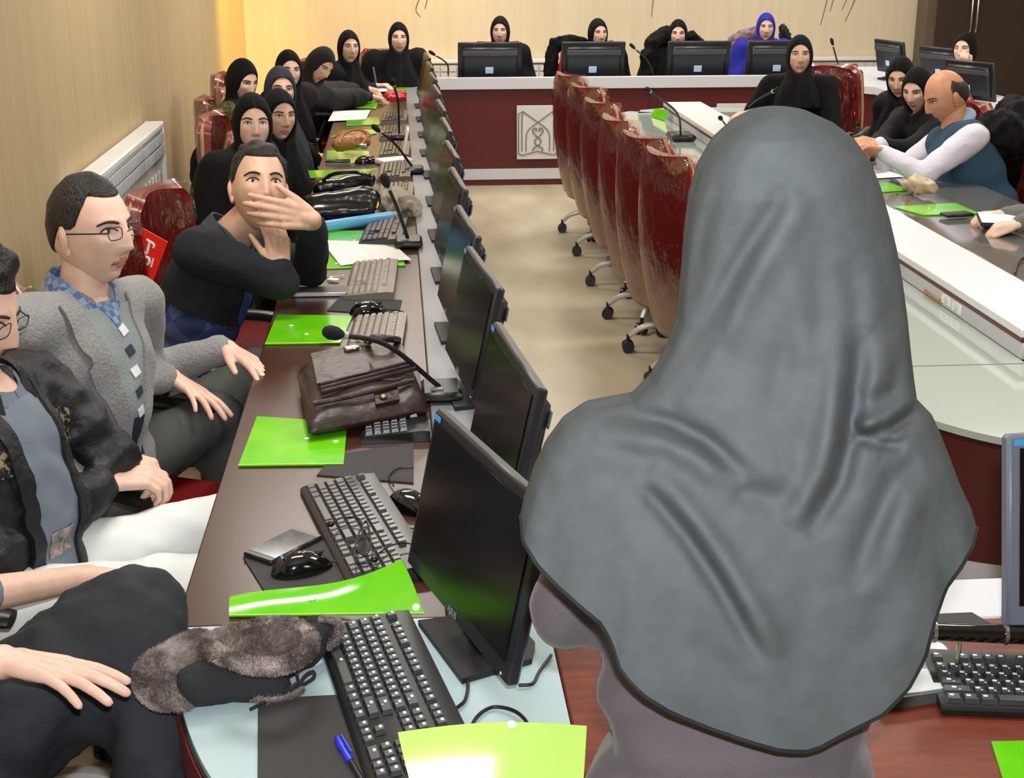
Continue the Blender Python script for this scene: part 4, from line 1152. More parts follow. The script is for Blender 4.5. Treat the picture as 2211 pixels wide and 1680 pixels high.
remesh(vb, .016, 3, (.006, 8, (1, 1, .6))).build('knitted_vest', M_vest, rr, angle=None)
MB().tube([ir['HT']((.06 * math.sin(t), .02 - .062 * math.cos(t), -.125 - .02 * math.cos(t))) for t in [2 * math.pi * k / 24 for k in range(25)]], .013, 8, flat=2.2, cap=False).build('shirt_collar', mat('blue_collar', (150, 172, 196), .8), rr)
put_chair(chair_b, (hipR.x + .02, hipR.y, 0), math.radians(84), 'red plastic wrapped chair of the balding man')
# phone held by him
ph = thing('smartphone', 'phone held by the balding man in the blue vest', 'phone', gd(1868, 314, 6.3), 0, None)
MB().box((0, 0, 0), (.07, .14, .009), R=Matrix.Rotation(.5, 3, 'X') @ rotz(.9), bev=.003).build('case', M_black, ph)
MB().box((0, -.003, .005), (.062, .125, .002), R=Matrix.Rotation(.5, 3, 'X') @ rotz(.9), bev=.0005).build('screen', M_screen, ph)

# man with a hand over his mouth
M_navy = mat('navy_knit', (16, 19, 30), .9, bump=.4, bscale=160)
M_plaid = checker_mat('blue_plaid', (32, 46, 98), (66, 82, 110), (22, 28, 62), 14)
cr4 = gd(556, 306, 4.05); hd4 = cr4 - V((0, 0, .128))
hip4 = V((cr4.x - .32, cr4.y - .02, .55)); nk4 = V((cr4.x - .10, cr4.y + .01, cr4.z - .275))
el4 = V((-.27, cr4.y - .12, .80)); 
f4 = toward(cr4, 12, 8)
mouth4 = hd4 + f4 * .10 - V((0, 0, .06))
mouth4 = mouth4 + f4 * .045; wR = mouth4 + V((.115, -.02, -.055)); 
r4, i4m = person('man in navy sweater covering his mouth with his hand', hip4, nk4, cr4, f4, fwd=(1, -.25, 0), size=1.04, skin='mid', top=M_navy, hair=M_hair, male=True, sh=.19, bulk=1.06,
                 lw=wR, elbows=(gd(606, 608, 3.92), gp(672, 585, .815)), rw=mouth4 + V((.015, .0, -.20)),
                 hands=(dict(d=(-.05, .1, 1), up=V((.6, -1, .1)), curl=(.55, .6, .6, .6), side=-1, spread=.05), dict(d=(-1, -.22, .22), up=V((.1, -1, .15)), curl=(.20, .22, .25, .28), spread=.045, side=1, thumb=.6, thumb_in=.1, size=1.06)),
                 hair_kw=dict(front=.068, side=-.005, back=-.06, thick=.013, rough=.010, seed=3, sideburn=.02), leg_mat=mat('grey_trousers', (70, 74, 84), .85), sleeve_end=.12, cuff=.042, vox=.008, zone=(lambda x, y, z: -.2 < z < .25 and y > -.02, M_plaid))
collar(i4m, 'collar', mat('slate_collar', (52, 60, 72), .8), .070, .04, .3, .05, .006, .0)
drape(i4m, 'blue_shirt_front', mat('blue_shirt', (36, 56, 112), .8), lambda a, v: ((a - .5) * .09 * (.4 + v * .6), .26 + .17 * v), 5, 8, .005, .003)
put_chair(chair_b, (hip4.x + .12, hip4.y + .0, 0), math.radians(-100), 'red plastic wrapped chair of the man in navy sweater')

# man in grey blazer
M_blazer = mat('grey_tweed', (142, 142, 142), .9, bump=.4, bscale=140, rgb2=(124, 124, 124), cscale=220, sheen=.2)
M_sweater = mat('light_grey_knit', (136, 144, 146), .9, bump=.3, bscale=160)
cr3 = gp(180, 372, 1.30); hip3 = V((cr3.x - .05, cr3.y - .05, .55)); nk3 = V((cr3.x - .03, cr3.y - .015, 1.015))
rw3 = gp(372, 815, .745); lw3 = gp(492, 752, .79)
r3, i3m = person('man in grey blazer and glasses with both hands by his knees', hip3, nk3, cr3, (1, -.62, .08), lw=lw3, rw=rw3, fwd=(1, -.55, 0), size=1.05, skin='fair', top=M_blazer, hair=M_hair, male=True, sh=.195, bulk=1.1, vox=.013,
                 hands=(dict(d=(.75, -.55, -.28), up=V((.5, .1, 1)), curl=(.14, .16, .2, .22), spread=.2, thumb=.55), dict(d=(.7, -.62, -.22), up=V((.4, .1, 1)), curl=(.14, .18, .3, .4), spread=.14, thumb=.5)),
                 hair_kw=dict(front=.072, side=-.002, back=-.06, thick=.010, rough=.004, seed=1, sideburn=.015), leg_mat=mat('olive_trousers', (66, 68, 64), .85, bump=.2, bscale=60), leg_vox=.018,
                 knees=(gp(470, 900, .62), gp(560, 800, .62)), sleeve_end=.10, cuff=.043, wr=(.009, 8, (1, 1, .6)))
i3m['who'] = 'the man in the grey blazer'; glasses(r3, i3m)
L3 = (nk3 - hip3).length
def vx(z): return .010 + max(0, z - .10) * .20
drape(i3m, 'sweater', M_sweater, lambda a, v: ((a * 2 - 1) * vx(.06 + (L3 - .075) * v), .06 + (L3 - .075) * v), 10, 24, .003, .003)
for s_ in (1, -1):
    def lp(a, v, s_=s_):
        z = .09 + (L3 - .085) * v; wd = .062 * min(1, v * 1.6 + .1) * (1 if v < .62 else (.78 if v < .70 else .95))
        return (s_ * (vx(z) - .004 + a * wd), z)
    drape(i3m, 'lapel', M_blazer, lp, 6, 26, .008, .006)
collar(i3m, 'shirt_collar', checker_mat('blue_check', (96, 124, 172), (170, 184, 200), (60, 86, 140), 60), .068, .055, .28, .075, .006, .008)
collar(i3m, 'jacket_collar', M_blazer, .082, .04, 1.2, .02, .008, -.01)
drape(i3m, 'shirt_front', MATS['blue_check'], lambda a, v: ((a - .5) * .07 * v, L3 - .07 + .065 * v), 6, 6, .006, .003)
for k in range(5):
    z0 = .40 - k * .047
    drape(i3m, 'sweater_motif', M_print if k % 2 == 0 else mat('dark_motif', (50, 54, 66), .9), lambda a, v, z0=z0: (-.008 + .024 * (a - .5) + .008 * (v - .5), z0 + .02 * (v - .5) - .008 * (a - .5)), 2, 2, .007, .002)
drape(i3m, 'sweater_motif', mat('navy_motif', (34, 36, 58), .9), lambda a, v: ((a - .5) * .05 - .012, .10 + .10 * v), 3, 5, .006, .002)
put_chair(chair_b, (hip3.x + .0, hip3.y + .03, 0), math.radians(-112), 'red chair of the man in grey blazer, its black armrest beside his elbow')

# man with glasses in a black jacket and white trousers
M_jacket = mat('black_quilted', (19, 20, 26), .55, bump=.5, bscale=40)
M_tee = mat('slate_tee', (108, 118, 130), .85)
M_wtr = mat('white_trousers', (226, 230, 228), .8, bump=.1, bscale=30)
cr2 = V((-.805, 2.66, 1.25)); hip2 = V((-.81, 2.60, .545)); nk2 = V((-.83, 2.64, .99))
wr2_ = gp(235, 1040, .72); wl2_ = gp(258, 985, .73)
r2, i2m = person('young man in black jacket and white trousers with clasped hands', hip2, nk2, cr2, (1, -.28, -.30), lw=wl2_, rw=wr2_, fwd=(1, -.35, 0), size=1.03, skin='fair', top=M_jacket, hair=M_hair, male=True, sh=.185, bulk=1.06, vox=.013,
                 hands=(dict(d=(1, .25, .02), up=V((-.1, -.3, 1)), curl=(.62, .65, .7, .7), spread=.04, thumb=.3, size=.96), dict(d=(.9, -.55, -.06), up=V((.1, .3, 1)), curl=(.7, .7, .75, .8), spread=.04, thumb=.3, size=.96)),
                 elbows=(V((-.83, 2.40, .70)), V((-.62, 2.82, .76))),
                 hair_kw=dict(front=.060, side=-.005, back=-.06, thick=.024, rough=.03, seed=8, sideburn=.01), leg_mat=M_wtr, leg_vox=.016,
                 knees=(V((-.30, 2.45, .625)), V((-.30, 2.80, .625))), sleeve_end=.10, cuff=.05, wr=(.011, 12, (1, 1, 1.4)))
i2m['who'] = 'the young man in the black jacket'; glasses(r2, i2m)
# gold embroidered patches
M_gold = mat('gold_embroidery', (150, 138, 104), .5, rgb2=(24, 24, 26), cscale=90, metal=.3, contrast=(.42, .52))
L2 = (nk2 - hip2).length
drape(i2m, 'tee_shirt', M_tee, lambda a, v: ((a * 2 - 1) * (.05 + .02 * v) , .0 + (L2 - .02) * v), 10, 24, .004, .003)
for s_ in (1, -1):
    drape(i2m, 'zip_edge', M_jacket, lambda a, v, s_=s_: (s_ * (.048 + .02 * v + a * .03), .0 + (L2 - .01) * v), 3, 22, .009, .009)
    drape(i2m, 'embroidered_patch', M_gold, lambda a, v, s_=s_: (s_ * (.085 + a * .075), .285 + .075 * v), 5, 5, .004, .004)
drape(i2m, 'tee_print', mat('tee_print', (60, 92, 96), .8, rgb2=(176, 150, 140), cscale=60), lambda a, v: ((a - .5) * .07, .10 + .05 * v), 4, 4, .008, .002)
collar(i2m, 'tee_collar', M_tee, .066, .03, .02, .04, .006, .002)
collar(i2m, 'jacket_collar', M_jacket, .076, .05, .5, .05, .012, -.005)
put_chair(chair_b, (hip2.x + .0, hip2.y, 0), math.radians(-107), 'red chair with black armrests of the young man in white trousers')

# man at the very front of the left desk: arm, knee and patterned sweater in view
M_arg = checker_mat('argyle_grey', (150, 164, 178), (60, 70, 96), (200, 206, 206), 9)
M_btr = mat('black_trousers', (30, 33, 40), .8, bump=.3, bscale=50)
hip1 = V((-.80, 1.70, .56)); nk1 = V((-.88, 1.74, 1.0)); cr1 = V((-.87, 1.73, 1.27))
kR = V((-.44, 1.63, .64)); kL = V((-.44, 2.00, .79))
r1, i1m = person('man in patterned grey sweater with crossed dark trousers and bare forearms', hip1, nk1, cr1, (1, -.1, -.1), lw=gp(195, 1245, .66), rw=gp(5, 1425, .86), fwd=(1, .08, 0), skin='fair', top=M_arg, hair=M_hair, male=True, sh=.19, bulk=1.1, vox=.016,
                 hands=(dict(d=(.9, -.18, -.12), up=V((.1, .15, 1)), curl=(.14, .14, .16, .2), spread=.2, thumb=.5, size=.95, fr=.042, vox=.0034, side=-1), dict(d=(1, -.1, -.2), curl=(.3, .3, .3, .3))),
                 elbows=(V((-.84, 1.56, .87)), V((-.78, 2.06, .80))), knees=(kR, kL), feet=(V((-.44, 1.56, .12)), V((-.30, 1.60, .33))), leg_mat=M_btr, leg_vox=.014, leg_r=(.11, .085), leg_wr=(.014, 12, (.6, 1.4, 1)), sleeve_end=.72, cuff=.058, hair_kw=dict(seed=5))
put_chair(chair_b, (hip1.x, hip1.y, 0), math.radians(-86), 'red chair of the man with crossed dark trousers beside the corner desk')
# hands and notebook at the right edge of the picture, and the coat hung on a chair
crR5 = V((2.93, 4.86, 1.27))
pr5, ir5 = person('person in grey knitted sleeves writing in a notebook beside the conference table', V((2.86, 4.85, .55)), V((2.82, 4.86, 1.0)), V((2.80, 4.86, 1.26)), (-1, -.1, -.5), lw=gp(2172, 462, .80), rw=gp(2200, 484, .79), fwd=(-1, 0, 0), skin='fair', top=mat('grey_knit_sleeve', (112, 112, 110), .95, bump=.7, bscale=120), scarf=M_blackcloth,
                  hands=(dict(fist, d=(-1, .1, -.1), vox=.006), dict(fist, d=(-1, .2, -.1), vox=.006)), cape=False, vox=.02)
put_chair(chair_b, (2.90, 4.86, 0), math.radians(90), 'red chair of the person writing in the notebook')

# ------------------------------------------------------------------ the standing woman in the grey headscarf, seen from behind
YW = 1.36
M_greyscarf = mat('charcoal_grey_jersey', (84, 89, 92), .92, bump=.10, bscale=420, rgb2=(79, 84, 86), cscale=40, spec=.2)
M_coat = mat('mauve_grey_coat', (86, 80, 86), .75, bump=.15, bscale=300, sheen=.15)
FW = thing('person', 'standing woman in charcoal grey headscarf and mauve grey coat seen from behind', 'person', (.36, YW, 0), 0, None, world=True)
def fp(px, py): p = gd(px, py, YW); return (p.x, p.z)
Lp = [(1690, 232), (1640, 245), (1590, 270), (1545, 312), (1512, 365), (1493, 430), (1482, 510), (1474, 600), (1466, 690), (1445, 755), (1405, 825), (1362, 868), (1310, 877), (1262, 884), (1215, 915), (1178, 965), (1150, 1025), (1132, 1080), (1125, 1115)]
Rp = [(1690, 232), (1745, 240), (1800, 265), (1845, 300), (1880, 350), (1902, 405), (1922, 475), (1938, 545), (1950, 615), (1960, 690), (1967, 760), (1974, 820), (1980, 862), (2012, 895), (2030, 935), (2050, 985), (2072, 1045), (2098, 1100), (2109, 1140)]
Hp = [(1125, 1115), (1130, 1170), (1160, 1222), (1210, 1272), (1262, 1318), (1300, 1350), (1322, 1395), (1340, 1450), (1385, 1500), (1450, 1540), (1530, 1572), (1610, 1600), (1680, 1620), (1735, 1625), (1768, 1616), (1800, 1598), (1850, 1572), (1905, 1545), (1960, 1490), (1998, 1420), (2018, 1340), (2042, 1270), (2075, 1225), (2100, 1180), (2109, 1140)]
def param(poly):
    P = [np.array(p, float) for p in poly]; d = [0]
    for a, b in zip(P, P[1:]): d.append(d[-1] + np.linalg.norm(b - a))
    d = np.array(d) / d[-1]; P = np.array(P)
    return lambda t: np.array([np.interp(t, d, P[:, 0]), np.interp(t, d, P[:, 1])])
fL, fR, fH = param(Lp), param(Rp), param(Hp)
FOLDS = [  # polyline in the picture, depth (m), width (px), side of the ridge
    ([(1690, 400), (1672, 450), (1640, 500), (1585, 585), (1530, 680), (1480, 760), (1420, 850)], .020, 26, -1),
    ([(1560, 400), (1520, 480), (1496, 600), (1490, 700)], .010, 22, 1),
    ([(1625, 560), (1560, 690), (1500, 800), (1440, 880)], .010, 24, 1),
    ([(1290, 884), (1380, 900), (1450, 915), (1520, 950), (1575, 995), (1625, 1030)], .030, 24, 1),
    ([(1370, 1040), (1420, 1085), (1480, 1155), (1535, 1235), (1585, 1320), (1620, 1385), (1655, 1440)], .026, 22, -1),
    ([(1855, 700), (1852, 800), (1842, 890), (1832, 960), (1812, 1040), (1770, 1110), (1740, 1160)], .034, 26, 1),
    ([(2000, 872), (1970, 895), (1925, 925), (1870, 940), (1842, 942)], .028, 15, 1),
    ([(1842, 945), (1900, 958), (1955, 962)], .020, 16, -1),
    ([(1985, 990), (1930, 1040), (1900, 1110), (1865, 1190), (1835, 1280)], .020, 30, -1),
    ([(1540, 1020), (1600, 1060), (1670, 1078), (1730, 1070)], .016, 34, -1),
    ([(1760, 520), (1770, 640), (1760, 760)], .008, 34, 1),
    ([(1700, 640), (1690, 800), (1660, 920)], .008, 30, -1),
    ([(1830, 560), (1850, 660), (1855, 720)], .010, 26, -1),
    ([(1960, 740), (1930, 840), (1880, 880)], .012, 22, 1),
    ([(1250, 960), (1330, 985), (1420, 1010)], .009, 34, 1),
    ([(1480, 1380), (1560, 1440), (1640, 1500)], .007, 40, 1),
    ([(1880, 1180), (1900, 1300), (1890, 1420)], .010, 44, -1),
    ([(1760, 1250), (1720, 1380), (1700, 1500)], .006, 50, 1),
]
FOLDS = [([V((x, y)) for x, y in p], a, w_, s) for p, a, w_, s in FOLDS]
def fold_d(px, py):
    q = V((px, py)); tot = 0
    for P, A, w_, sd in FOLDS:
        best = None; n = len(P) - 1
        for i in range(n):
            a, b = P[i], P[i + 1]; ab = b - a; t = max(0, min(1, (q - a).dot(ab) / ab.length_squared))
            dv = q - (a + ab * t); d = dv.length
            if best is None or d < best[0]: best = (d, (i + t) / n, ab.x * dv.y - ab.y * dv.x)
        d, t, cr = best
        if d > 4.5 * w_: continue
        env = max(0, math.sin(math.pi * t)) ** .6
        sg = (1 if cr > 0 else -1) * sd; x = d * sg / w_
        tot += .8 * A * env * (-math.exp(-(x / .95) ** 2) + .85 * math.exp(-((x - 1.7) / 1.3) ** 2))
    return tot
NS, NT = 150, 190
def back_px(s, t):
    k = (s + 1) / 2; l, r = fL(t), fR(t); lerp = l * (1 - k) + r * k
    h = fH(k); base = fL(1) * (1 - k) + fR(1) * k
    return lerp + (h - base) * (t ** 1.9)
def thick(t):
    return np.interp(t, [0, .06, .14, .25, .4, .5, .6, .72, .85, 1], [.0, .075, .108, .118, .105, .10, .115, .135, .145, .135])
vs = []; quads = []
for j in range(NT + 1):
    t = (j / NT); t = t ** 1.15
    tb = thick(t)
    for i in range(NS + 1):
        s = -math.cos(math.pi * i / NS); p = back_px(s, t); x, z = fp(p[0], p[1])
        bul = math.sqrt(max(0, 1 - s * s)) ** .9
        y = YW - tb * bul - fold_d(p[0], p[1]) * min(1, bul * 1.6) * min(1, t * 5)
        y -= .05 * max(0, t - .75)
        if t > .9: y -= .004 * math.sin(i * .35) * (t - .9) * 10
        vs.append(tuple(gd(p[0], p[1], y)))
W_ = NS + 1
quads = [(j * W_ + i, j * W_ + i + 1, (j + 1) * W_ + i + 1, (j + 1) * W_ + i) for j in range(NT) for i in range(NS)]
sc = MB(); sc.add(vs, quads)
# front half: over the brow, round the face and down to the chest
nf = 40; k0 = len(sc.v); fv = []; fq = []
for j in range(NT + 1):
    t = (j / NT) ** 1.15; tb = thick(t)
    for i in range(nf + 1):
        s = math.cos(math.pi * i / nf); kk = (s + 1) / 2
        l, r = fL(t), fR(t); p = l * (1 - kk) + r * kk; p = p + np.array([0, 160]) * (t ** 2) * (1 - s * s)
        x, z = fp(p[0], p[1]); y = YW + tb * .92 * math.sqrt(max(0, 1 - s * s)) ** .9
        fv.append((x, y, z))
for j in range(NT):
    t = ((j + .5) / NT) ** 1.15
    for i in range(nf):
        s = math.cos(math.pi * (i + .5) / nf)
        if .10 < t < .36 and abs(s) < .62 * math.sqrt(max(0, 1 - ((t - .23) / .13) ** 2)): continue
        a = j * (nf + 1) + i; fq.append((a, a + 1, a + nf + 2, a + nf + 1))
sc.add(fv, fq)
so = sc.build('headscarf', M_greyscarf, FW, angle=None)
hem = [V(vs[NT * W_ + i]) for i in range(0, W_, 2)]
MB().tube(hem, .0024, 6).build('hem_edge', mat('hem_black', (16, 16, 18), .8), FW)
# body inside: head, neck, torso, arms, hands, legs
ap = fp(1690, 232); hcw = V((ap[0] + .006, YW + .005, ap[1] - .128))
def HTW(p): return hcw + rotz(math.pi) @ (V(p) * .92)
bw = MB().join(HEAD).xf(HTW)
ctr = fp(1600, 1560); nkw = V((ap[0] - .005, YW - .005, ap[1] - .27)); hpw = V((.36, YW, .86))
bw.cap(hcw + V((0, -.01, -.05)), .048, nkw, .055, 14); bw.cap(nkw - V((0, 0, .12)), .06, hpw, .08, 14)
shl, shr = V((.225, YW + .03, 1.30)), V((.50, YW + .03, 1.295))
ell_ = V((.178, YW + .05, 1.085)); elr = V((.555, YW + .05, 1.09))
wl_, wr_ = V((.235, YW + .24, 1.02)), V((.50, YW + .25, 1.02))
for sh_, e_, w__ in ((shl, ell_, wl_), (shr, elr, wr_)):
    bw.cap(sh_, .04, e_, .034, 10)
bw.join(remesh(hand_mb(wl_, (.5, 1, 0), (0, 0, 1), 1, elbow=ell_, curl=(.5, .5, .55, .6)), .005, 2)); bw.join(remesh(hand_mb(wr_, (-.5, 1, 0), (0, 0, 1), -1, elbow=elr, curl=(.5, .5, .55, .6)), .005, 2))
for s in (-1, 1):
    bw.cap(hpw + V((s * .07, 0, -.08)), .05, (.36 + s * .08, YW, .47), .05, 10); bw.cap((.36 + s * .08, YW, .47), .048, (.36 + s * .08, YW - .02, .08), .034, 10)
bw.build('body', [SKINS['fair'], M_lip, M_eyew, M_iris, M_brow], FW, angle=75)
ct = MB()
ct.ell((.362, YW - .0, 1.17), (.140, .085, .17)); ct.ell((.362, YW - .005, 1.02), (.160, .10, .17)); ct.ell((.364, YW, .86), (.176, .122, .16)); ct.ell((.362, YW, .70), (.185, .12, .2))
ct.cap(shl + V((.03, 0, -.02)), .06, shr - V((.03, 0, .02)), .06, 12)
for sh_, e_, w__ in ((shl, ell_, wl_), (shr, elr, wr_)):
    ct.cap(sh_ - V((0, 0, .03)), .05, e_, .046, 12); ct.cap(e_, .046, e_.lerp(w__, .85), .036, 12)
ct.tube([(.362, YW, .75), (.362, YW, .35), (.362, YW, .22)], [.175, .19, .20], 20, flat=.66)
remesh(ct, .011, 3, (.012, 7, (.5, 1, 1.5))).build('coat', M_coat, FW, angle=None)
for s in (-1, 1):
    sb = MB(); sb.cap((.36 + s * .08, YW - .05, .04), .04, (.36 + s * .08, YW + .12, .03), .032, 12); sb.xf(lambda p: V((p.x, p.y, max(.003, p.z)))); sb.build('shoe', MATS['shoe_black'], FW)
lg = MB()
for s in (-1, 1): lg.tube([(.36 + s * .08, YW, .5), (.36 + s * .08, YW - .01, .06)], [.08, .065], 14)
lg.build('trousers', M_btr, FW)

# ------------------------------------------------------------------ things on the desks
def bil(c, u, v): return c[0] * (1 - u) * (1 - v) + c[1] * u * (1 - v) + c[2] * u * v + c[3] * (1 - u) * v
def folder(label, corners, bump=None, snaps=((.5, .9),), m=None, group='green plastic folders', th=.004):
    """corners: four world points in order; bump(u,v) lifts the sheet"""
    c = [V(p) for p in corners]
    if ((c[1] - c[0]).cross(c[3] - c[0])).z < 0: c = [c[1], c[0], c[3], c[2]]
    base = sum(c, V()) / 4; base.z = min(p.z for p in c)
    t = thing('plastic_folder', label, 'folder', base, 0, group, world=True)
    f = lambda u, v: bil(c, u, v) + V((0, 0, th / 2 + (bump(u, v) if bump else 0)))
    MB().sheet(f, 14, 10, th).build('sleeve', m or M_green, t, angle=60)
    for (u, v) in snaps:
        p = f(u, v); n = (f(min(1, u + .02), v) - p).cross(f(u, min(1, v + .02)) - p).normalized()
        MB().lathe([(.006, 0), (.0065, .001), (.004, .0022)], p + n * (th / 2 + .0002), frame((1, 0, 0), n), 12).build('snap_button', M_print, t)
    def edge(a): return f(a, 0) + V((0, 0, th * .55))
    MB().tube([edge(k / 14) for k in range(15)], .0014, 5).build('edge_seam', mat('green_seam', (176, 240, 90), .3), t)
    return t
Z = .7512
folder('green plastic folder lying half under the brown leather briefcase', [gp(515, 1008, Z), gp(742, 1005, Z), gp(750, 915, Z), gp(555, 902, Z)], snaps=((.6, .55), (.9, .5), (.6, .95)))
folder('green plastic folder between the briefcase and the man in grey blazer', [gp(572, 745, Z), gp(735, 743, Z), gp(762, 684, Z), gp(598, 682, Z)], snaps=((.25, .6), (.5, .3), (.9, .3)))
folder('green plastic folder under the sheet of white paper', [gp(690, 582, Z), gp(875, 575, Z), gp(850, 500, Z), gp(690, 500, Z)], snaps=((.2, .1), (.45, .7)))
pa = gd(868, 1210, 2.12)
folder('bent green plastic folder propped against the monitor beside the fur cap', [gp(495, 1333, Z), gp(916, 1328, Z + .005), pa, gp(497, 1292, Z + .004)], bump=lambda u, v: -.03 * math.sin(math.pi * u) * v * u + .006 * math.sin(math.pi * v), snaps=((.45, .45), (.97, .1)))
folder('flash paled green plastic folder across the end of the black keyboard', [gp(905, 1760, .79), gp(1255, 1755, .785), gp(1266, 1592, .80), gp(860, 1606, .80)], bump=lambda u, v: .014 * v ** 3 + .01 * math.sin(math.pi * u), snaps=((.6, .97),), m=mat('flash_paled_green', (188, 226, 110), .2, coat=.5))  # flash glare put into this folder's paler green
folder('green plastic folder beside the black handbag and bent over it', [gp(652, 386, Z + .02), gp(760, 384, Z + .06), gp(816, 366, Z + .06), gp(662, 370, Z + .02)], snaps=())
folder('green plastic folder carrying a black phone', [gp(705, 354, Z), gp(800, 352, Z), gp(796, 328, Z), gp(706, 326, Z)], snaps=())
folder('green plastic folder behind the brown handbag', [gp(716, 297, Z), gp(812, 290, Z), gp(812, 281, Z), gp(742, 282, Z)], snaps=())
folder('green plastic folder under the white papers', [gp(748, 272, Z), gp(820, 270, Z), gp(818, 254, Z), gp(748, 256, Z)], snaps=())
folder('yellow green plastic folder under the hands of the bowed woman', [gp(750, 232, Z), gp(812, 236, Z), gp(822, 216, Z), gp(790, 214, Z)], snaps=(), bump=lambda u, v: .02 * v)
folder('yellow green plastic folder before the woman at the desk corner', [gp(826, 196, Z), gp(882, 194, Z), gp(884, 180, Z), gp(828, 182, Z)], snaps=())
ZI = .6612
folder('green plastic folder standing on the glass wing beside the white ledge', [gp(1406, 252, ZI), gp(1436, 262, ZI), gp(1436, 262, ZI) + V((.02, 0, .07)), gp(1406, 252, ZI) + V((.02, 0, .05))], snaps=())
folder('yellow green plastic folder on the glass wing behind the red chairs', [gp(1362, 322, ZI), gp(1388, 322, ZI), gp(1392, 302, ZI), gp(1364, 302, ZI)], snaps=())
ZR = .7502
folder('green plastic folder with a phone at its corner on the dark glass desktop', [gp(1992, 466, ZR), gp(2114, 462, ZR), gp(2062, 440, ZR), gp(1930, 448, ZR)], snaps=((.4, .6),))
folder('green plastic folder beside the elbow of the balding man', [gp(1900, 416, ZR), gp(1962, 412, ZR), gp(1906, 390, ZR), gp(1895, 398, ZR)], snaps=())
folder('green plastic folder under the hands of the two women', [gp(1850, 348, ZR), gp(1874, 352, ZR), gp(1864, 338, ZR), gp(1846, 338, ZR)], snaps=())
folder('green plastic folder before the woman by the dark cabinet', [gp(2146, 246, .792), gp(2230, 252, .792), gp(2230, 232, .792), gp(2150, 226, .792)], snaps=())
folder('green plastic folder at the corner of the reddened brown desk by the black keyboard', [gp(2175, 1720, ZR), gp(2330, 1720, ZR), gp(2330, 1602, ZR), gp(2140, 1606, ZR)], snaps=())
def sheet_of_paper(label, corners, bump=None, lines=0, group='papers'):
    c = [V(p) for p in corners]
    if ((c[1] - c[0]).cross(c[3] - c[0])).z < 0: c = [c[1], c[0], c[3], c[2]]
    base = sum(c, V()) / 4; t = thing('paper_sheet', label, 'paper', (base.x, base.y, min(p.z for p in c)), 0, group, world=True)
    f = lambda u, v: bil(c, u, v) + V((0, 0, .001 + (bump(u, v) if bump else 0)))
    MB().sheet(f, 10, 8, .001).build('sheet', M_paper, t)
    for k in range(lines):
        v0 = .2 + .3 * k
        MB().sheet(lambda a, b: f(v0 + .004 * b, .08 + a * .84) + V((0, 0, .0008)), 8, 1, .0003).build('fold_line', mat('fold_grey', (196, 198, 204), .8), t)
    return t
sheet_of_paper('ruled white sheet of paper on the green folder beside the greyed keyboard', [gp(735, 574, .757), gp(888, 562, .757), gp(845, 519, .757), gp(692, 522, .757)], lambda u, v: .004 * math.sin(3 * u + 2 * v), 2)
sheet_of_paper('white sheets of paper before the bowed woman', [gp(708, 262, .757), gp(790, 258, .757), gp(800, 238, .757), gp(720, 240, .757)])
sheet_of_paper('white paper the woman with a pen is writing on', [gp(775, 200, .757), gp(838, 198, .757), gp(840, 192, .757), gp(780, 190, .757)])
sheet_of_paper('white paper at the elbow of the balding man', [gp(1884, 386, .752), gp(1952, 382, .752), gp(1898, 362, .752), gp(1880, 368, .752)])

def slab_thing(name, label, cat, c, size, rz, m, scr=None, scr_m=None, group=None, tilt=0, bev=.003, part='body'):
    t = thing(name, label, cat, c, rz, group); R = Matrix.Rotation(tilt, 3, 'X'); lift = abs(math.sin(tilt)) * size[1] / 2
    MB().box((0, 0, size[2] / 2 + lift), size, R=R, bev=bev).build(part, m, t)
    if scr: MB().box(R @ V((0, 0, size[2] / 2)) + V((0, 0, size[2] / 2 + lift)), (size[0] * scr[0], size[1] * scr[1], .0012), R=R, bev=.0003).build('screen', scr_m or M_screen, t)
    return t
def quad_frame(pts):
    """centre, size and heading of a rectangle whose long side is pts[0]->pts[1]"""
    a, b, c_, d = pts; ctr = (a + b + c_ + d) / 4; ax = ((b - a) + (c_ - d)) / 2; ay = ((d - a) + (c_ - b)) / 2
    return ctr, ax.length, ay.length, math.atan2(ax.y, ax.x)
c, l1, l2, an = quad_frame([gp(527, 1198, .757), gp(640, 1143, .757), gp(690, 1165, .757), gp(590, 1216, .757)])
slab_thing('smartphone', 'silver edged black smartphone beside the glossy mouse', 'phone', c + V((0, 0, -.003)), (.138, .070, .009), an, mat('phone_rim', (40, 36, 34), .25, metal=.4), (.8, .92), mat('phone_glass', (86, 86, 84), .08, rgb2=(60, 60, 60), cscale=40))
slab_thing('smartphone', 'black phone on the green folder among the seated women', 'phone', gp(730, 350, .757), (.12, .055, .01), .0, M_black, (.9, .9))
slab_thing('smartphone', 'black phone at the corner of the green folder on the dark glass desktop', 'phone', gp(2066, 466, .7575), (.12, .06, .012), .2, M_black, (.9, .9))
# notebook in the hands at the right edge
sl = slab_thing('notebook', 'white paged notebook with dark cover held in grey knitted sleeves', 'notebook', gp(2172, 484, .775), (.20, .13, .016), -.25, mat('navy_cover', (26, 28, 48), .6), (.97, .97), M_paper, tilt=.12)
# silver notebook before the man in navy
slab_thing('notebook', 'closed silver edged notebook beside the elbow of the man in navy', 'notebook', gp(700, 634, .7512), (.20, .08, .014), -.02, mat('silver_cover', (204, 206, 210), .3, metal=.3), (.97, .9), mat('slate_cover', (84, 78, 74), .5))
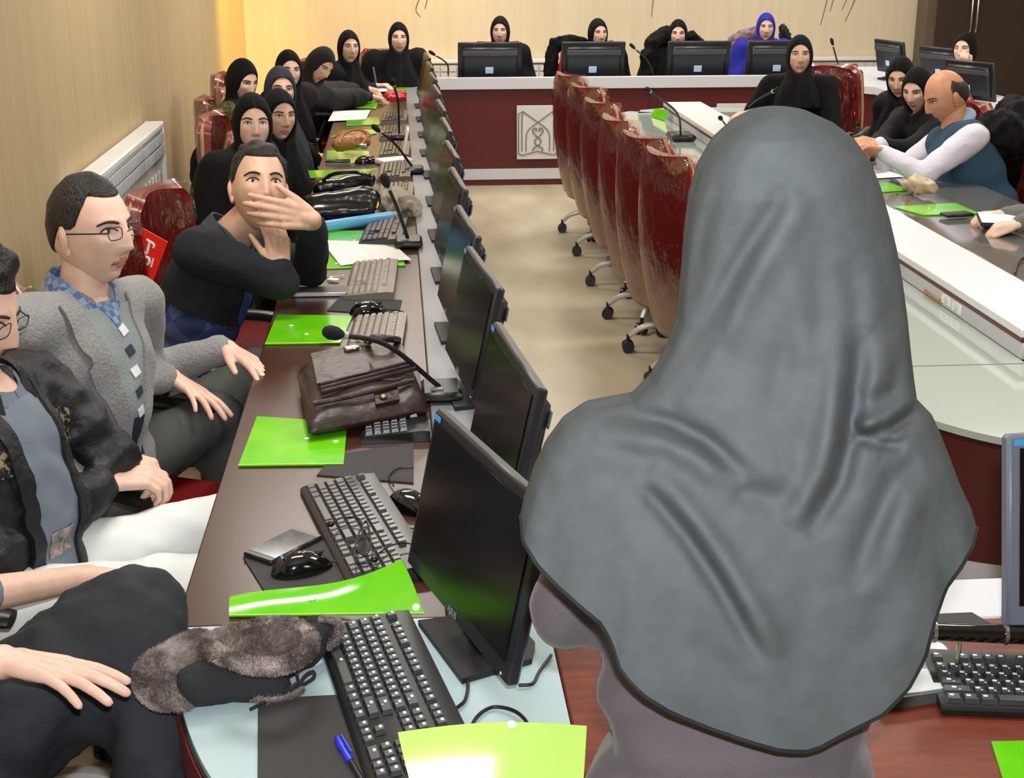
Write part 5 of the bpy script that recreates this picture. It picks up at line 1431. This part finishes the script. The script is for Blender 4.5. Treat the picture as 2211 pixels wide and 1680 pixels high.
# keys
ky = thing('key_ring', 'bunch of keys with a white tag beside the greyed keyboard', 'keys', gp(700, 600, .7512), 0, world=True)
kc = gp(700, 600, .756)
MB().tube([kc + V((.016 * math.cos(t), .016 * math.sin(t), 0)) for t in [2 * math.pi * k / 20 for k in range(21)]], .0014, 6).build('ring', M_chrome, ky)
for k, an in enumerate((.4, 1.5, 2.9)):
    d = V((math.cos(an), math.sin(an), 0)); b = MB(); b.lathe([(.011, -.001), (.011, .001)], kc + d * .026, None, 14); b.box(kc + d * .052, (.036, .007, .002), R=rotz(an), bev=.0004); b.build('key', M_chrome, ky)
MB().box(kc + V((.03, -.03, .002)), (.035, .022, .004), R=rotz(-.5), bev=.001).build('key_tag', M_paper, ky)
# blue capped pen
pn = thing('ballpoint_pen', 'ballpoint pen with chewed blue cap on the mouse mat', 'pen', gp(745, 1635, .757), 0, world=True)
p0, p1 = gp(726, 1592, .762), gp(790, 1700, .762); pm = p0.lerp(p1, .5)
MB().tube([p0, p0.lerp(pm, .1), p0.lerp(pm, .45), p0.lerp(pm, .5), p0.lerp(pm, .95), pm], [.003, .0052, .006, .0045, .0058, .005], 10).build('cap', mat('pen_blue', (36, 52, 214), .35), pn)
MB().box(p0.lerp(pm, .4) + V((.006, .002, .004)), (.003, (pm - p0).length * .7, .002), R=rotz(math.atan2((pm - p0).y, (pm - p0).x) - math.pi / 2), bev=.0005).build('clip', MATS['pen_blue'], pn)
MB().tube([pm, p1], .0042, 10).build('barrel', M_black, pn)
# pen in the writing hand
q0 = gd(812, 178, 9.05); tag(MB().tube([gd(806, 145, 9.05), q0], .006, 8).build('ballpoint_pen', mat('pen_grey', (120, 122, 140), .4)), 'pen held by the woman writing at the far end of the left desk', 'pen')

# ---- fur: short blades on a surface
def fur(mb, n, ln, seed, flat=.6):
    rnd = random.Random(seed); out = MB(); tri = []; area = []
    for f in mb.f:
        for k in range(1, len(f) - 1):
            a, b, c_ = V(mb.v[f[0]]), V(mb.v[f[k]]), V(mb.v[f[k + 1]]); nr = (b - a).cross(c_ - a)
            if nr.length > 1e-12: tri.append((a, b, c_, nr.normalized())); area.append(nr.length)
    cum = np.cumsum(area); tot = cum[-1]
    for _ in range(n):
        a, b, c_, nr = tri[int(np.searchsorted(cum, rnd.random() * tot))]
        u, v = rnd.random(), rnd.random()
        if u + v > 1: u, v = 1 - u, 1 - v
        p = a + (b - a) * u + (c_ - a) * v
        wv = V((noise.noise(p * 22), noise.noise(p * 22 + V((9, 0, 0))), noise.noise(p * 22 + V((0, 9, 0)))))
        d = (nr + wv * 1.6 + V((rnd.uniform(-.4, .4), rnd.uniform(-.4, .4), rnd.uniform(-.4, .4)))).normalized()
        s = d.cross(V((rnd.random(), rnd.random(), rnd.random()))).normalized() * .0011; L = ln * rnd.uniform(.6, 1.2)
        out.add([p - s, p + s, p + d * L], [(0, 1, 2)])
    return out
# fur lined winter cap lying on its side over the desk edge
HTc = thing('winter_cap', 'black winter cap with ear flaps and grey brown fur lining at the desk edge', 'cap', gp(520, 1450, .752), 0, world=True)
M_capcloth = mat('cap_black_cloth', (36, 37, 41), .9, bump=.4, bscale=200)
M_fur = mat('fur_grey_brown', (168, 156, 150), .7, rgb2=(96, 84, 78), cscale=30)
M_furdark = mat('fur_dark', (130, 118, 110), .8, rgb2=(74, 62, 56), cscale=30)
def h(px, py, z): return gp(px, py, z)
cbm = MB()
cbm.cap(h(425, 1478, .785), .034, h(560, 1446, .785), .036, 14); cbm.cap(h(560, 1446, .785), .036, h(660, 1395, .785), .032, 14); cbm.cap(h(660, 1390, .79), .03, h(708, 1362, .785), .018, 12)
cbm.cap(h(420, 1490, .775), .022, h(600, 1480, .775), .022, 12)
remesh(cbm, .006, 4, (.004, 26, (1, 1, 1))).build('crown', M_capcloth, HTc, angle=None)
fl = MB(); fl.cap(h(340, 1455, .79), .034, h(425, 1405, .805), .032, 14); fl.cap(h(345, 1490, .775), .028, h(395, 1510, .772), .018, 14); fl.cap(h(335, 1470, .785), .032, h(360, 1490, .78), .03, 14)
flr = remesh(fl, .007, 3); fo = flr.build('ear_flap', M_fur, HTc, angle=None)
fb = fur(flr, 16000, .0065, 3).build('fur_pile', M_fur, fo, smooth=False); fb['kind'] = 'stuff'
rm = MB()
rim = bez([h(440, 1392, .825), h(480, 1415, .83), h(530, 1436, .835), h(590, 1440, .835), h(640, 1425, .832), h(668, 1398, .83), h(664, 1368, .825), h(625, 1350, .82), h(560, 1352, .82), h(490, 1370, .82), h(445, 1388, .822)], 5)
rm.tube(rim, .0125, 10); rmr = remesh(rm, .006, 2); ro = rmr.build('fur_rim', M_fur, HTc, angle=None)
fb = fur(rmr, 14000, .006, 5).build('fur_pile', M_fur, ro, smooth=False); fb['kind'] = 'stuff'
inn = MB().ell(h(558, 1392, .822), (.078, .036, .018), rotz(.38), 24, 12); io = inn.build('fur_lining', M_furdark, HTc, angle=None)
fb = fur(inn, 9000, .007, 7).build('fur_pile', M_furdark, io, smooth=False); fb['kind'] = 'stuff'
vz = MB(); vz.cap(h(676, 1348, .80), .016, h(718, 1352, .79), .014, 12); vz.cap(h(700, 1375, .785), .018, h(722, 1362, .785), .012, 12)
vzr = remesh(vz, .006, 2); vo = vzr.build('visor_flap', M_capcloth, HTc, angle=None)
vr = MB().tube(bez([h(690, 1338, .81), h(722, 1342, .802), h(732, 1360, .795), h(726, 1382, .785), h(706, 1396, .78)], 5), .005, 8); vro = vr.build('visor_fur_edge', M_fur, HTc)
fb = fur(vr, 1800, .006, 9).build('fur_pile', M_fur, vro, smooth=False); fb['kind'] = 'stuff'
low = MB().tube(bez([h(545, 1502, .765), h(580, 1506, .765), h(625, 1496, .765), h(650, 1482, .768)], 5), .008, 8); lo_ = low.build('lower_fur_edge', M_fur, HTc)
fb = fur(low, 1500, .006, 11).build('fur_pile', M_fur, lo_, smooth=False); fb['kind'] = 'stuff'
st = MB(); st.tube(bez([h(636, 1440, .80), h(642, 1458, .785), h(645, 1478, .775)], 5), .0022, 6)
st.tube(bez([h(645, 1480, .775), h(660, 1458, .785), h(676, 1450, .785), h(678, 1462, .78), h(662, 1474, .776), h(645, 1480, .775), h(620, 1495, .768), h(580, 1512, .762), h(540, 1532, .76)], 6), .0026, 6)
st.tube(bez([h(652, 1470, .78), h(640, 1478, .778), h(626, 1492, .774)], 5), .003, 6); st.build('tie_string', M_capcloth, HTc)

# ---- brown leather briefcase
M_leather = mat('dark_brown_leather', (42, 28, 25), .42, bump=.5, bscale=26, rgb2=(54, 36, 32), cscale=14, spec=.6)
A, B_, C_, D_ = gp(640, 772, .835), gp(872, 722, .835), gp(926, 842, .835), gp(664, 904, .81)
bc = thing('briefcase', 'dark brown leather briefcase with brass clasp lying on the desk', 'briefcase', (A + B_ + C_ + D_) / 4 * 1.0 - V((0, 0, .08)), 0, world=True)
A0, B0, C0, D0 = [V((p.x, p.y, Z + .001)) for p in (A, B_, C_, D_)]
def bl(u, v, w_):
    p = bil([A0, B0, C0, D0], u, v); q = bil([A, B_, C_, D_], u, v); r = p.lerp(q, w_); return r
bb = MB()
def soft(u, v): 
    e = min(u, 1 - u, v, 1 - v); return min(1, (e / .14)) ** .45 if e < .14 else 1
vs = []; fs = []; N = 22
for side in (1, 0):
    for j in range(N + 1):
        for i in range(N + 1):
            u, v = i / N, j / N; k = soft(u, v)
            w_ = (.48 + .52 * k) if side else (.40 - .40 * k)
            p = bl(u, v, w_)
            if side: p.z += .010 * noise.noise(V((u * 5, v * 5, 2))) * k + .006 * math.sin(math.pi * u) * math.sin(math.pi * v)
            vs.append(p)
W2 = N + 1; K = W2 * W2
for j in range(N):
    for i in range(N):
        a = j * W2 + i; fs.append((a, a + W2, a + W2 + 1, a + 1)); fs.append((K + a, K + a + 1, K + a + W2 + 1, K + a + W2))
for i in range(N):
    for a, b in ((i, i + 1), ): fs.append((a, b, K + b, K + a)); q = N * W2 + i; fs.append((q + 1, q, K + q, K + q + 1))
    a = i * W2; fs.append((a + W2, a, K + a, K + a + W2)); a = i * W2 + N; fs.append((a, a + W2, K + a + W2, K + a))
MB().add(vs, fs).build('body', M_leather, bc, angle=50)
def strip(name, pts, wd, lift=.012, m=None, th=.006, parent=None):
    """a leather strip along (u,v) points on the top face"""
    q = bez([bl(u, v, 1) + V((0, 0, lift)) for u, v in pts], 6)
    return MB().tube(q, wd / 2, 8, flat=th / wd * 2, up=(0, 0, 1)).build(name, m or M_leather, parent or bc)
# pocket panel, flap and piping on the top face
def panel(name, u0, v0, u1, v1, lift, th=.006):
    return MB().sheet(lambda a, b: bl(u0 + (u1 - u0) * a, v0 + (v1 - v0) * b, 1) + V((0, 0, lift + .004 * math.sin(math.pi * b))), 10, 8, th).build(name, M_leather, bc)
panel('flap', .12, .10, .56, .62, .014); panel('pocket', .50, .14, .92, .58, .012)
for v in (.62, .68, .74): strip('zip_line', [(.14, v), (.4, v - .01), (.66, v - .02), (.95, v - .03)], .010)
for v in (.88,): strip('piping', [(.06, v), (.4, v + .02), (.9, v)], .012)
strip('flap_edge', [(.56, .06), (.58, .3), (.6, .6)], .012)
cl = strip('closure_strap', [(.16, .30), (.3, .28), (.46, .27)], .03)
pc = bl(.47, .22, 1) + V((0, 0, .024))
MB().box(pc, (.036, .022, .010), R=rotz(.5), bev=.003).build('clasp', mat('clasp_metal', (214, 206, 186), .2, metal=1), cl)
MB().tube([pc + V((.02, .012, .004)), pc + V((.045, .02, .004))], .004, 8).build('clasp_bar', MATS['clasp_metal'], cl)
tb = MB().sheet(lambda a, b: bl(.56 + .2 * a, .86 + .10 * b, .96 - .22 * b) + V((0, -.006, .008)), 6, 4, .006).build('side_tab', M_leather, bc)
MB().ell(bl(.63, .92, .84) + V((0, -.010, .012)), (.009, .009, .006)).build('snap', mat('brass_snap', (190, 176, 130), .25, metal=1), tb)
hq = bez([bl(.62, .16, 1) + V((0, 0, .02)), bl(.66, .30, 1) + V((0, 0, .05)), bl(.80, .34, 1) + V((0, 0, .045)), bl(.9, .22, 1) + V((0, 0, .02))], 8)
MB().tube(hq, .009, 10).build('handle', M_leather, bc)

# ---- black handbag, blue roll and beige shawl
M_bagblack = mat('black_leather', (14, 14, 17), .22, bump=.35, bscale=16, spec=.7)
hb = thing('handbag', 'glossy black leather handbag resting on the desk', 'handbag', gp(730, 470, .752), 0, world=True)
hc_ = MB(); P0, P1 = gd(665, 440, 5.35), gd(808, 428, 5.45)
hc_.cap(gd(672, 445, 5.35), .05, gd(795, 430, 5.4), .055, 14); hc_.cap(gd(690, 408, 5.5), .035, gd(795, 390, 5.55), .035, 14); hc_.cap(gd(680, 462, 5.3), .035, gd(790, 455, 5.35), .035, 14)
remesh(hc_, .008, 4, (.006, 9, (1, 1, 1))).build('body', M_bagblack, hb, angle=None)
MB().tube(bez([gd(690, 395, 5.52), gd(720, 376, 5.45), gd(770, 372, 5.45), gd(800, 384, 5.5)], 6), .008, 8).build('strap', M_bagblack, hb)
MB().box(gd(708, 400, 5.42), (.03, .01, .008), bev=.002).build('buckle', M_chrome, hb)
MB().box(gd(735, 408, 5.42), (.06, .006, .006), bev=.002).build('zip', M_bagblack, hb)
MB().tube(bez([gd(812, 430, 5.38), gd(815, 440, 5.36), gd(812, 450, 5.34)], 4), .006, 6).build('chain', mat('gold_metal', (200, 170, 90), .3, metal=1), hb)
br = thing('document_tube', 'light blue document roll in front of the black handbag', 'tube', gp(765, 488, .752), 0, world=True)
b0, b1 = gp(684, 492, .775), gp(846, 468, .775)
MB().tube([b0, b0.lerp(b1, .02), b0.lerp(b1, .98), b1], [.019, .022, .022, .019], 16).build('roll', mat('sky_blue_plastic', (96, 170, 214), .35), br)
MB().tube([b1, b1.lerp(b0, -.06)], [.021, .018], 16).build('end_cap', mat('grey_cap', (150, 150, 152), .5), br)
sh_ = MB(); sh_.cap(gp(838, 440, .79), .04, gp(880, 440, .80), .045, 12); sh_.cap(gp(855, 420, .80), .035, gp(892, 452, .78), .035, 12); sh_.cap(gp(830, 425, .78), .03, gp(850, 455, .775), .028, 12)
tag(remesh(sh_, .008, 2, (.016, 24, (1, 1, .6))).build('folded_shawl', mat('beige_grey_cloth', (160, 152, 132), .9, bump=.3, bscale=120), angle=None), 'crumpled beige grey shawl beside the black handbag', 'shawl')
# ---- brown handbag
M_tanbag = mat('tan_leather', (150, 98, 46), .4, bump=.3, bscale=30)
bg = thing('handbag', 'small tan brown handbag with a looped strap among the folders', 'handbag', gp(755, 318, .752), 0, world=True)
bm = MB(); bm.cap(gd(730, 312, 6.9), .035, gd(785, 306, 6.95), .035, 12); bm.cap(gd(735, 298, 7.0), .03, gd(790, 294, 7.0), .028, 12)
remesh(bm, .009, 2, (.008, 20, (1, 1, 1))).build('body', M_tanbag, bg, angle=None)
MB().tube(bez([gd(732, 310, 6.8), gd(745, 288, 6.85), gd(775, 280, 6.9), gd(794, 292, 6.9), gd(780, 312, 6.85)], 6), .007, 8).build('strap', M_tanbag, bg)
MB().box(gd(782, 316, 6.8), (.05, .02, .03), bev=.008).build('buckle', M_chrome, bg)
# red pouch near the far end
rp = MB(); rp.cap(gd(838, 208, 8.6), .028, gd(868, 205, 8.6), .03, 12); rp.cap(gd(845, 213, 8.55), .02, gd(870, 212, 8.55), .02, 12)
po = thing('pouch', 'small red pouch with a white patch on the far left desk', 'pouch', gd(855, 214, 8.6), 0, world=True)
remesh(rp, .007, 2, (.01, 30, (1, 1, 1))).build('body', mat('red_cloth', (196, 20, 30), .5), po, angle=None)
MB().box(gd(845, 209, 8.555), (.028, .004, .02), R=Matrix.Rotation(.6, 3, 'Y'), bev=.001).build('patch', M_print, po)
# white card readers beside the far keyboards
wp = thing('card_reader', 'white box with upright panel behind the far keyboards', 'box', gp(850, 345, .752), 0, world=True)
MB().box(gp(850, 347, .765), (.16, .10, .025), R=rotz(.5), bev=.006).build('body', mat('white_plastic', (226, 226, 226), .4), wp)
MB().box(gd(876, 305, 6.75), (.012, .10, .13), R=Matrix.Rotation(.2, 3, 'Y'), bev=.003).build('panel', MATS['white_plastic'], wp)
# earphones across the dark grey keyboard
ec = thing('earphones', 'black earphone cord tangled on the dark grey keyboard', 'earphones', gp(790, 1170, .77), 0, world=True)
zc = .786
MB().tube(bez([gp(716, 1130, zc), gp(740, 1118, zc), gp(775, 1120, zc + .004), gp(783, 1150, zc), gp(768, 1180, zc), gp(790, 1200, zc), gp(800, 1165, zc + .003), gp(790, 1125, zc), gp(772, 1160, zc), gp(766, 1210, zc), gp(800, 1215, zc), gp(812, 1200, zc), gp(840, 1180, zc), gp(872, 1172, zc), gp(896, 1178, zc)], 8), .0016, 6).build('cord', M_cable, ec)
for q in (gp(714, 1131, zc), gp(808, 1208, zc)): MB().ell(q, (.007, .006, .006)).build('earbud', M_black, ec)
# cables at the foot of the nearest monitor
def cable(label, pts, r=.0028): return tag(MB().tube(bez(pts, 8), r, 8).build('cable', M_cable), label, 'cable', 'cables')
cable('black cable looping over the pale glass behind the keyboard', [gp(1015, 1620, .757), gp(1022, 1560, .757), gp(1060, 1528, .757), gp(1110, 1535, .758), gp(1140, 1565, .757), gp(1130, 1598, .757)])
cable('thin black cable running between keyboard and monitor foot', [gp(998, 1430, .757), gp(1010, 1470, .757), gp(1005, 1510, .757), gp(985, 1530, .757)])
cable('black cables hanging behind the monitor foot beside the grey coat', [gp(1120, 1480, .757), gp(1150, 1476, .757), gp(1165, 1450, .757), gp(1190, 1415, .757)])
cable('thin mouse cable by the mat beyond the dark grey keyboard', [gp(850, 1050, .757), gp(840, 1030, .757), gp(858, 1012, .757), gp(893, 1008, .757)], .0018)
cable('black cable lying on the dark glass desktop at its edge', [gp(2192, 590, .757), gp(2200, 565, .757), gp(2220, 552, .757)], .004)
cable('short black cable hanging at the outlet panel', [V((1.74, 4.75, .70)), V((1.72, 4.70, .69)), V((1.725, 4.62, .672))], .005)

# ---- right part of the reddened brown desk
tb = thing('tablet', 'white topped grey tablet half hidden by the headscarf', 'tablet', gp(2000, 1470, .7505), 0, world=True)
pl = [gp(1935, 1408, .7505), gp(2036, 1402, .7505), gp(2104, 1506, .7505), gp(1890, 1538, .7505)]
def rnd_poly(pts, r=.18, n=5):
    out = []; N = len(pts)
    for i in range(N):
        a, b, c_ = pts[i - 1], pts[i], pts[(i + 1) % N]; s0 = b.lerp(a, r); s1 = b.lerp(c_, r)
        for k in range(n + 1):
            t = k / n; out.append(s0 * (1 - t) ** 2 + b * 2 * t * (1 - t) + s1 * t * t)
    return out
rp_ = [(p.x, p.y) for p in rnd_poly(pl)]
if sum(rp_[i][0] * rp_[(i + 1) % len(rp_)][1] - rp_[(i + 1) % len(rp_)][0] * rp_[i][1] for i in range(len(rp_))) < 0: rp_.reverse()
cc = (sum(p[0] for p in rp_) / len(rp_), sum(p[1] for p in rp_) / len(rp_))
MB().prism(rp_, .7505, .768).build('body', mat('tablet_grey', (74, 78, 78), .4), tb)
MB().prism(shrink(rp_, .9, cc), .768, .7695).build('top_plate', mat('tablet_white', (212, 218, 220), .35), tb)
MB().box(V((cc[0] + .004, cc[1] - .002, .7698)), (.022, .014, .0008), R=rotz(-.2), bev=.0002).build('logo', mat('logo_grey', (150, 154, 156), .5), tb)
slab('desk_pad', 'black pad lying on the white ledge of the reddened brown desk', 'pad', pxs(.755, (1985, 1352), (2002, 1330), (2098, 1326), (2142, 1352)), .7525, .006, M_blackm)
mz = .80
mc = thing('microphone', 'black microphone wand with silver rings lying over the reddened brown desk', 'microphone', gp(2072, 1440, .7505), 0, None, world=True)
m0, m1 = gd(1985, 1362, 1.80), gd(2250, 1372, 1.78)
MB().tube([m0, m0.lerp(m1, .7), m1], [.0135, .0145, .0145], 14).build('body', M_gloss, mc)
for t in (.10, .68): MB().tube([m0.lerp(m1, t), m0.lerp(m1, t + .03)], .0165, 16).build('ring', M_chrome, mc)
mf = m0.lerp(m1, .34); MB().tube([mf, V((mf.x - .006, mf.y - .01, .755))], .0035, 8).build('stand_rod', M_chrome, mc)
MB().lathe([(.03, 0), (.03, .004), (.006, .008)], V((mf.x - .006, mf.y - .01, .7505)), None, 18).build('foot', M_black, mc)
# golden bag on the dark glass desktop
gb = MB(); gb.cap(gp(1975, 395, .80), .035, gp(2005, 405, .79), .035, 12); gb.cap(gp(1960, 400, .78), .025, gp(1990, 412, .775), .025, 12)
tag(remesh(gb, .008, 2, (.012, 22, (1, 1, 1))).build('purse', mat('gold_beige_purse', (170, 150, 120), .5, rgb2=(196, 176, 140), cscale=20), angle=None), 'beige purse beside the vest of the balding man', 'purse')

# ------------------------------------------------------------------ coats, bags and tags on chairs
def coat(label, parts, m, wr=(.02, 14, (1, 1, .5)), vox=.014, name='coat'):
    b = MB()
    for p in parts: b.cap(*p, n=12)
    return tag(remesh(b, vox, 2, wr).build(name, m, angle=None), label, 'coat')
coat('black coat hung over the chair between two women at the back desk', [(gd(1200, 92, 10.98), .05, gd(1250, 88, 11.05), .05), (gd(1192, 110, 10.98), .05, gd(1190, 165, 10.95), .06), (gd(1232, 110, 11.0), .06, gd(1235, 165, 11.0), .05), (gd(1215, 95, 11.0), .06, gd(1260, 100, 11.1), .06)], M_blackcloth)
tag(MB().box(gd(1211, 140, 10.86), (.03, .02, .22), R=Matrix.Rotation(.12, 3, 'Y'), bev=.01).build('cloth_strip', mat('bright_red_cloth', (190, 28, 40), .5)), 'narrow red strip of cloth hanging below the black coat', 'cloth')
coat('black coat round the chair of the woman at the third back monitor', [(gd(1410, 95, 10.98), .07, gd(1440, 75, 11.1), .07), (gd(1402, 120, 10.95), .07, gd(1400, 160, 10.95), .06), (gd(1495, 80, 11.1), .05, gd(1510, 95, 11.1), .05)], M_blackcloth)
coat('pink grey plaid coat over the chair behind the royal blue headscarf', [(gd(1585, 88, 11.35), .05, gd(1625, 72, 11.35), .06), (gd(1580, 95, 11.35), .05, gd(1590, 130, 11.35), .05)], checker_mat('pink_plaid', (120, 96, 104), (70, 58, 70), (160, 136, 140), 30))
coat('dark fur collar behind the royal blue headscarf', [(gd(1690, 62, 11.35), .035, gd(1698, 85, 11.35), .045)], mat('dark_fur', (30, 28, 30), .9), (.03, 40, (1, 1, 1)))
coat('black coat hung on a chair behind the balding man', [(gp(2150, 290, .95), .11, gp(2180, 300, .8), .13), (gp(2130, 330, .75), .10, gp(2190, 360, .6), .14), (gp(2180, 240, .95), .08, gp(2215, 260, .95), .1)], M_blackcloth)
fcx = gd(465, 240, 7.2)
fc_ = MB(); fc_.cap(gd(452, 248, 7.15), .034, gd(492, 240, 7.2), .04, 12); fcr = remesh(fc_, .008, 2)
ft = thing('fur_collar', 'yellow grey fur collar of a coat on the chair beside the wall', 'coat', fcx, 0, world=True)
fo = fcr.build('collar', mat('fur_yellow', (142, 132, 84), .9), ft, angle=None)
fb = fur(fcr, 4000, .018, 21).build('fur_pile', MATS['fur_yellow'], fo, smooth=False); fb['kind'] = 'stuff'
bpy.context.view_layer.update()
def red_tag(chair, label, c, R, w_, h_, strokes):
    """a red card tied to a chair: a part of that chair"""
    c = V(c)
    k = MB().sheet(lambda a, b: R @ V(((a - .5) * w_, 0, (b - .5) * h_)), 4, 4, .003).build('tag_card', mat('signal_red', (226, 24, 20), .35), chair, world=False)
    k.matrix_parent_inverse = chair.matrix_world.inverted(); k.location = c; k['label'] = label
    for pts, r in strokes:
        MB().tube(bez([R @ V((x * w_, -.003, z * h_)) for x, z in pts], 5), r, 6).build('lettering', M_print, k, world=False)
Rt = rotz(-.35) @ Matrix.Rotation(.45, 3, 'Y')
red_tag(CHAIRS['red plastic wrapped chair of the woman behind the man in navy'], 'red card with white lettering', gd(318, 550, 4.47), Rt, .10, .15,
        [([(-.18, .32), (.1, .30), (.12, .22)], .004), ([(-.06, .31), (-.02, .05), (-.1, .02)], .005), ([(-.1, -.06), (.1, -.05), (.16, -.16), (.02, -.26)], .005), ([(-.2, -.2), (-.1, -.22)], .004), ([(-.05, -.38), (.1, -.36)], .0035), ([(.25, .0), (.28, -.2)], .003)])
red_tag(CHAIRS['red chair with a red tag beside the wall, holding a fur trimmed coat'], 'small red card', gd(440, 262, 7.25), Rt, .06, .10, [([(-.2, .2), (.1, .1)], .003)])
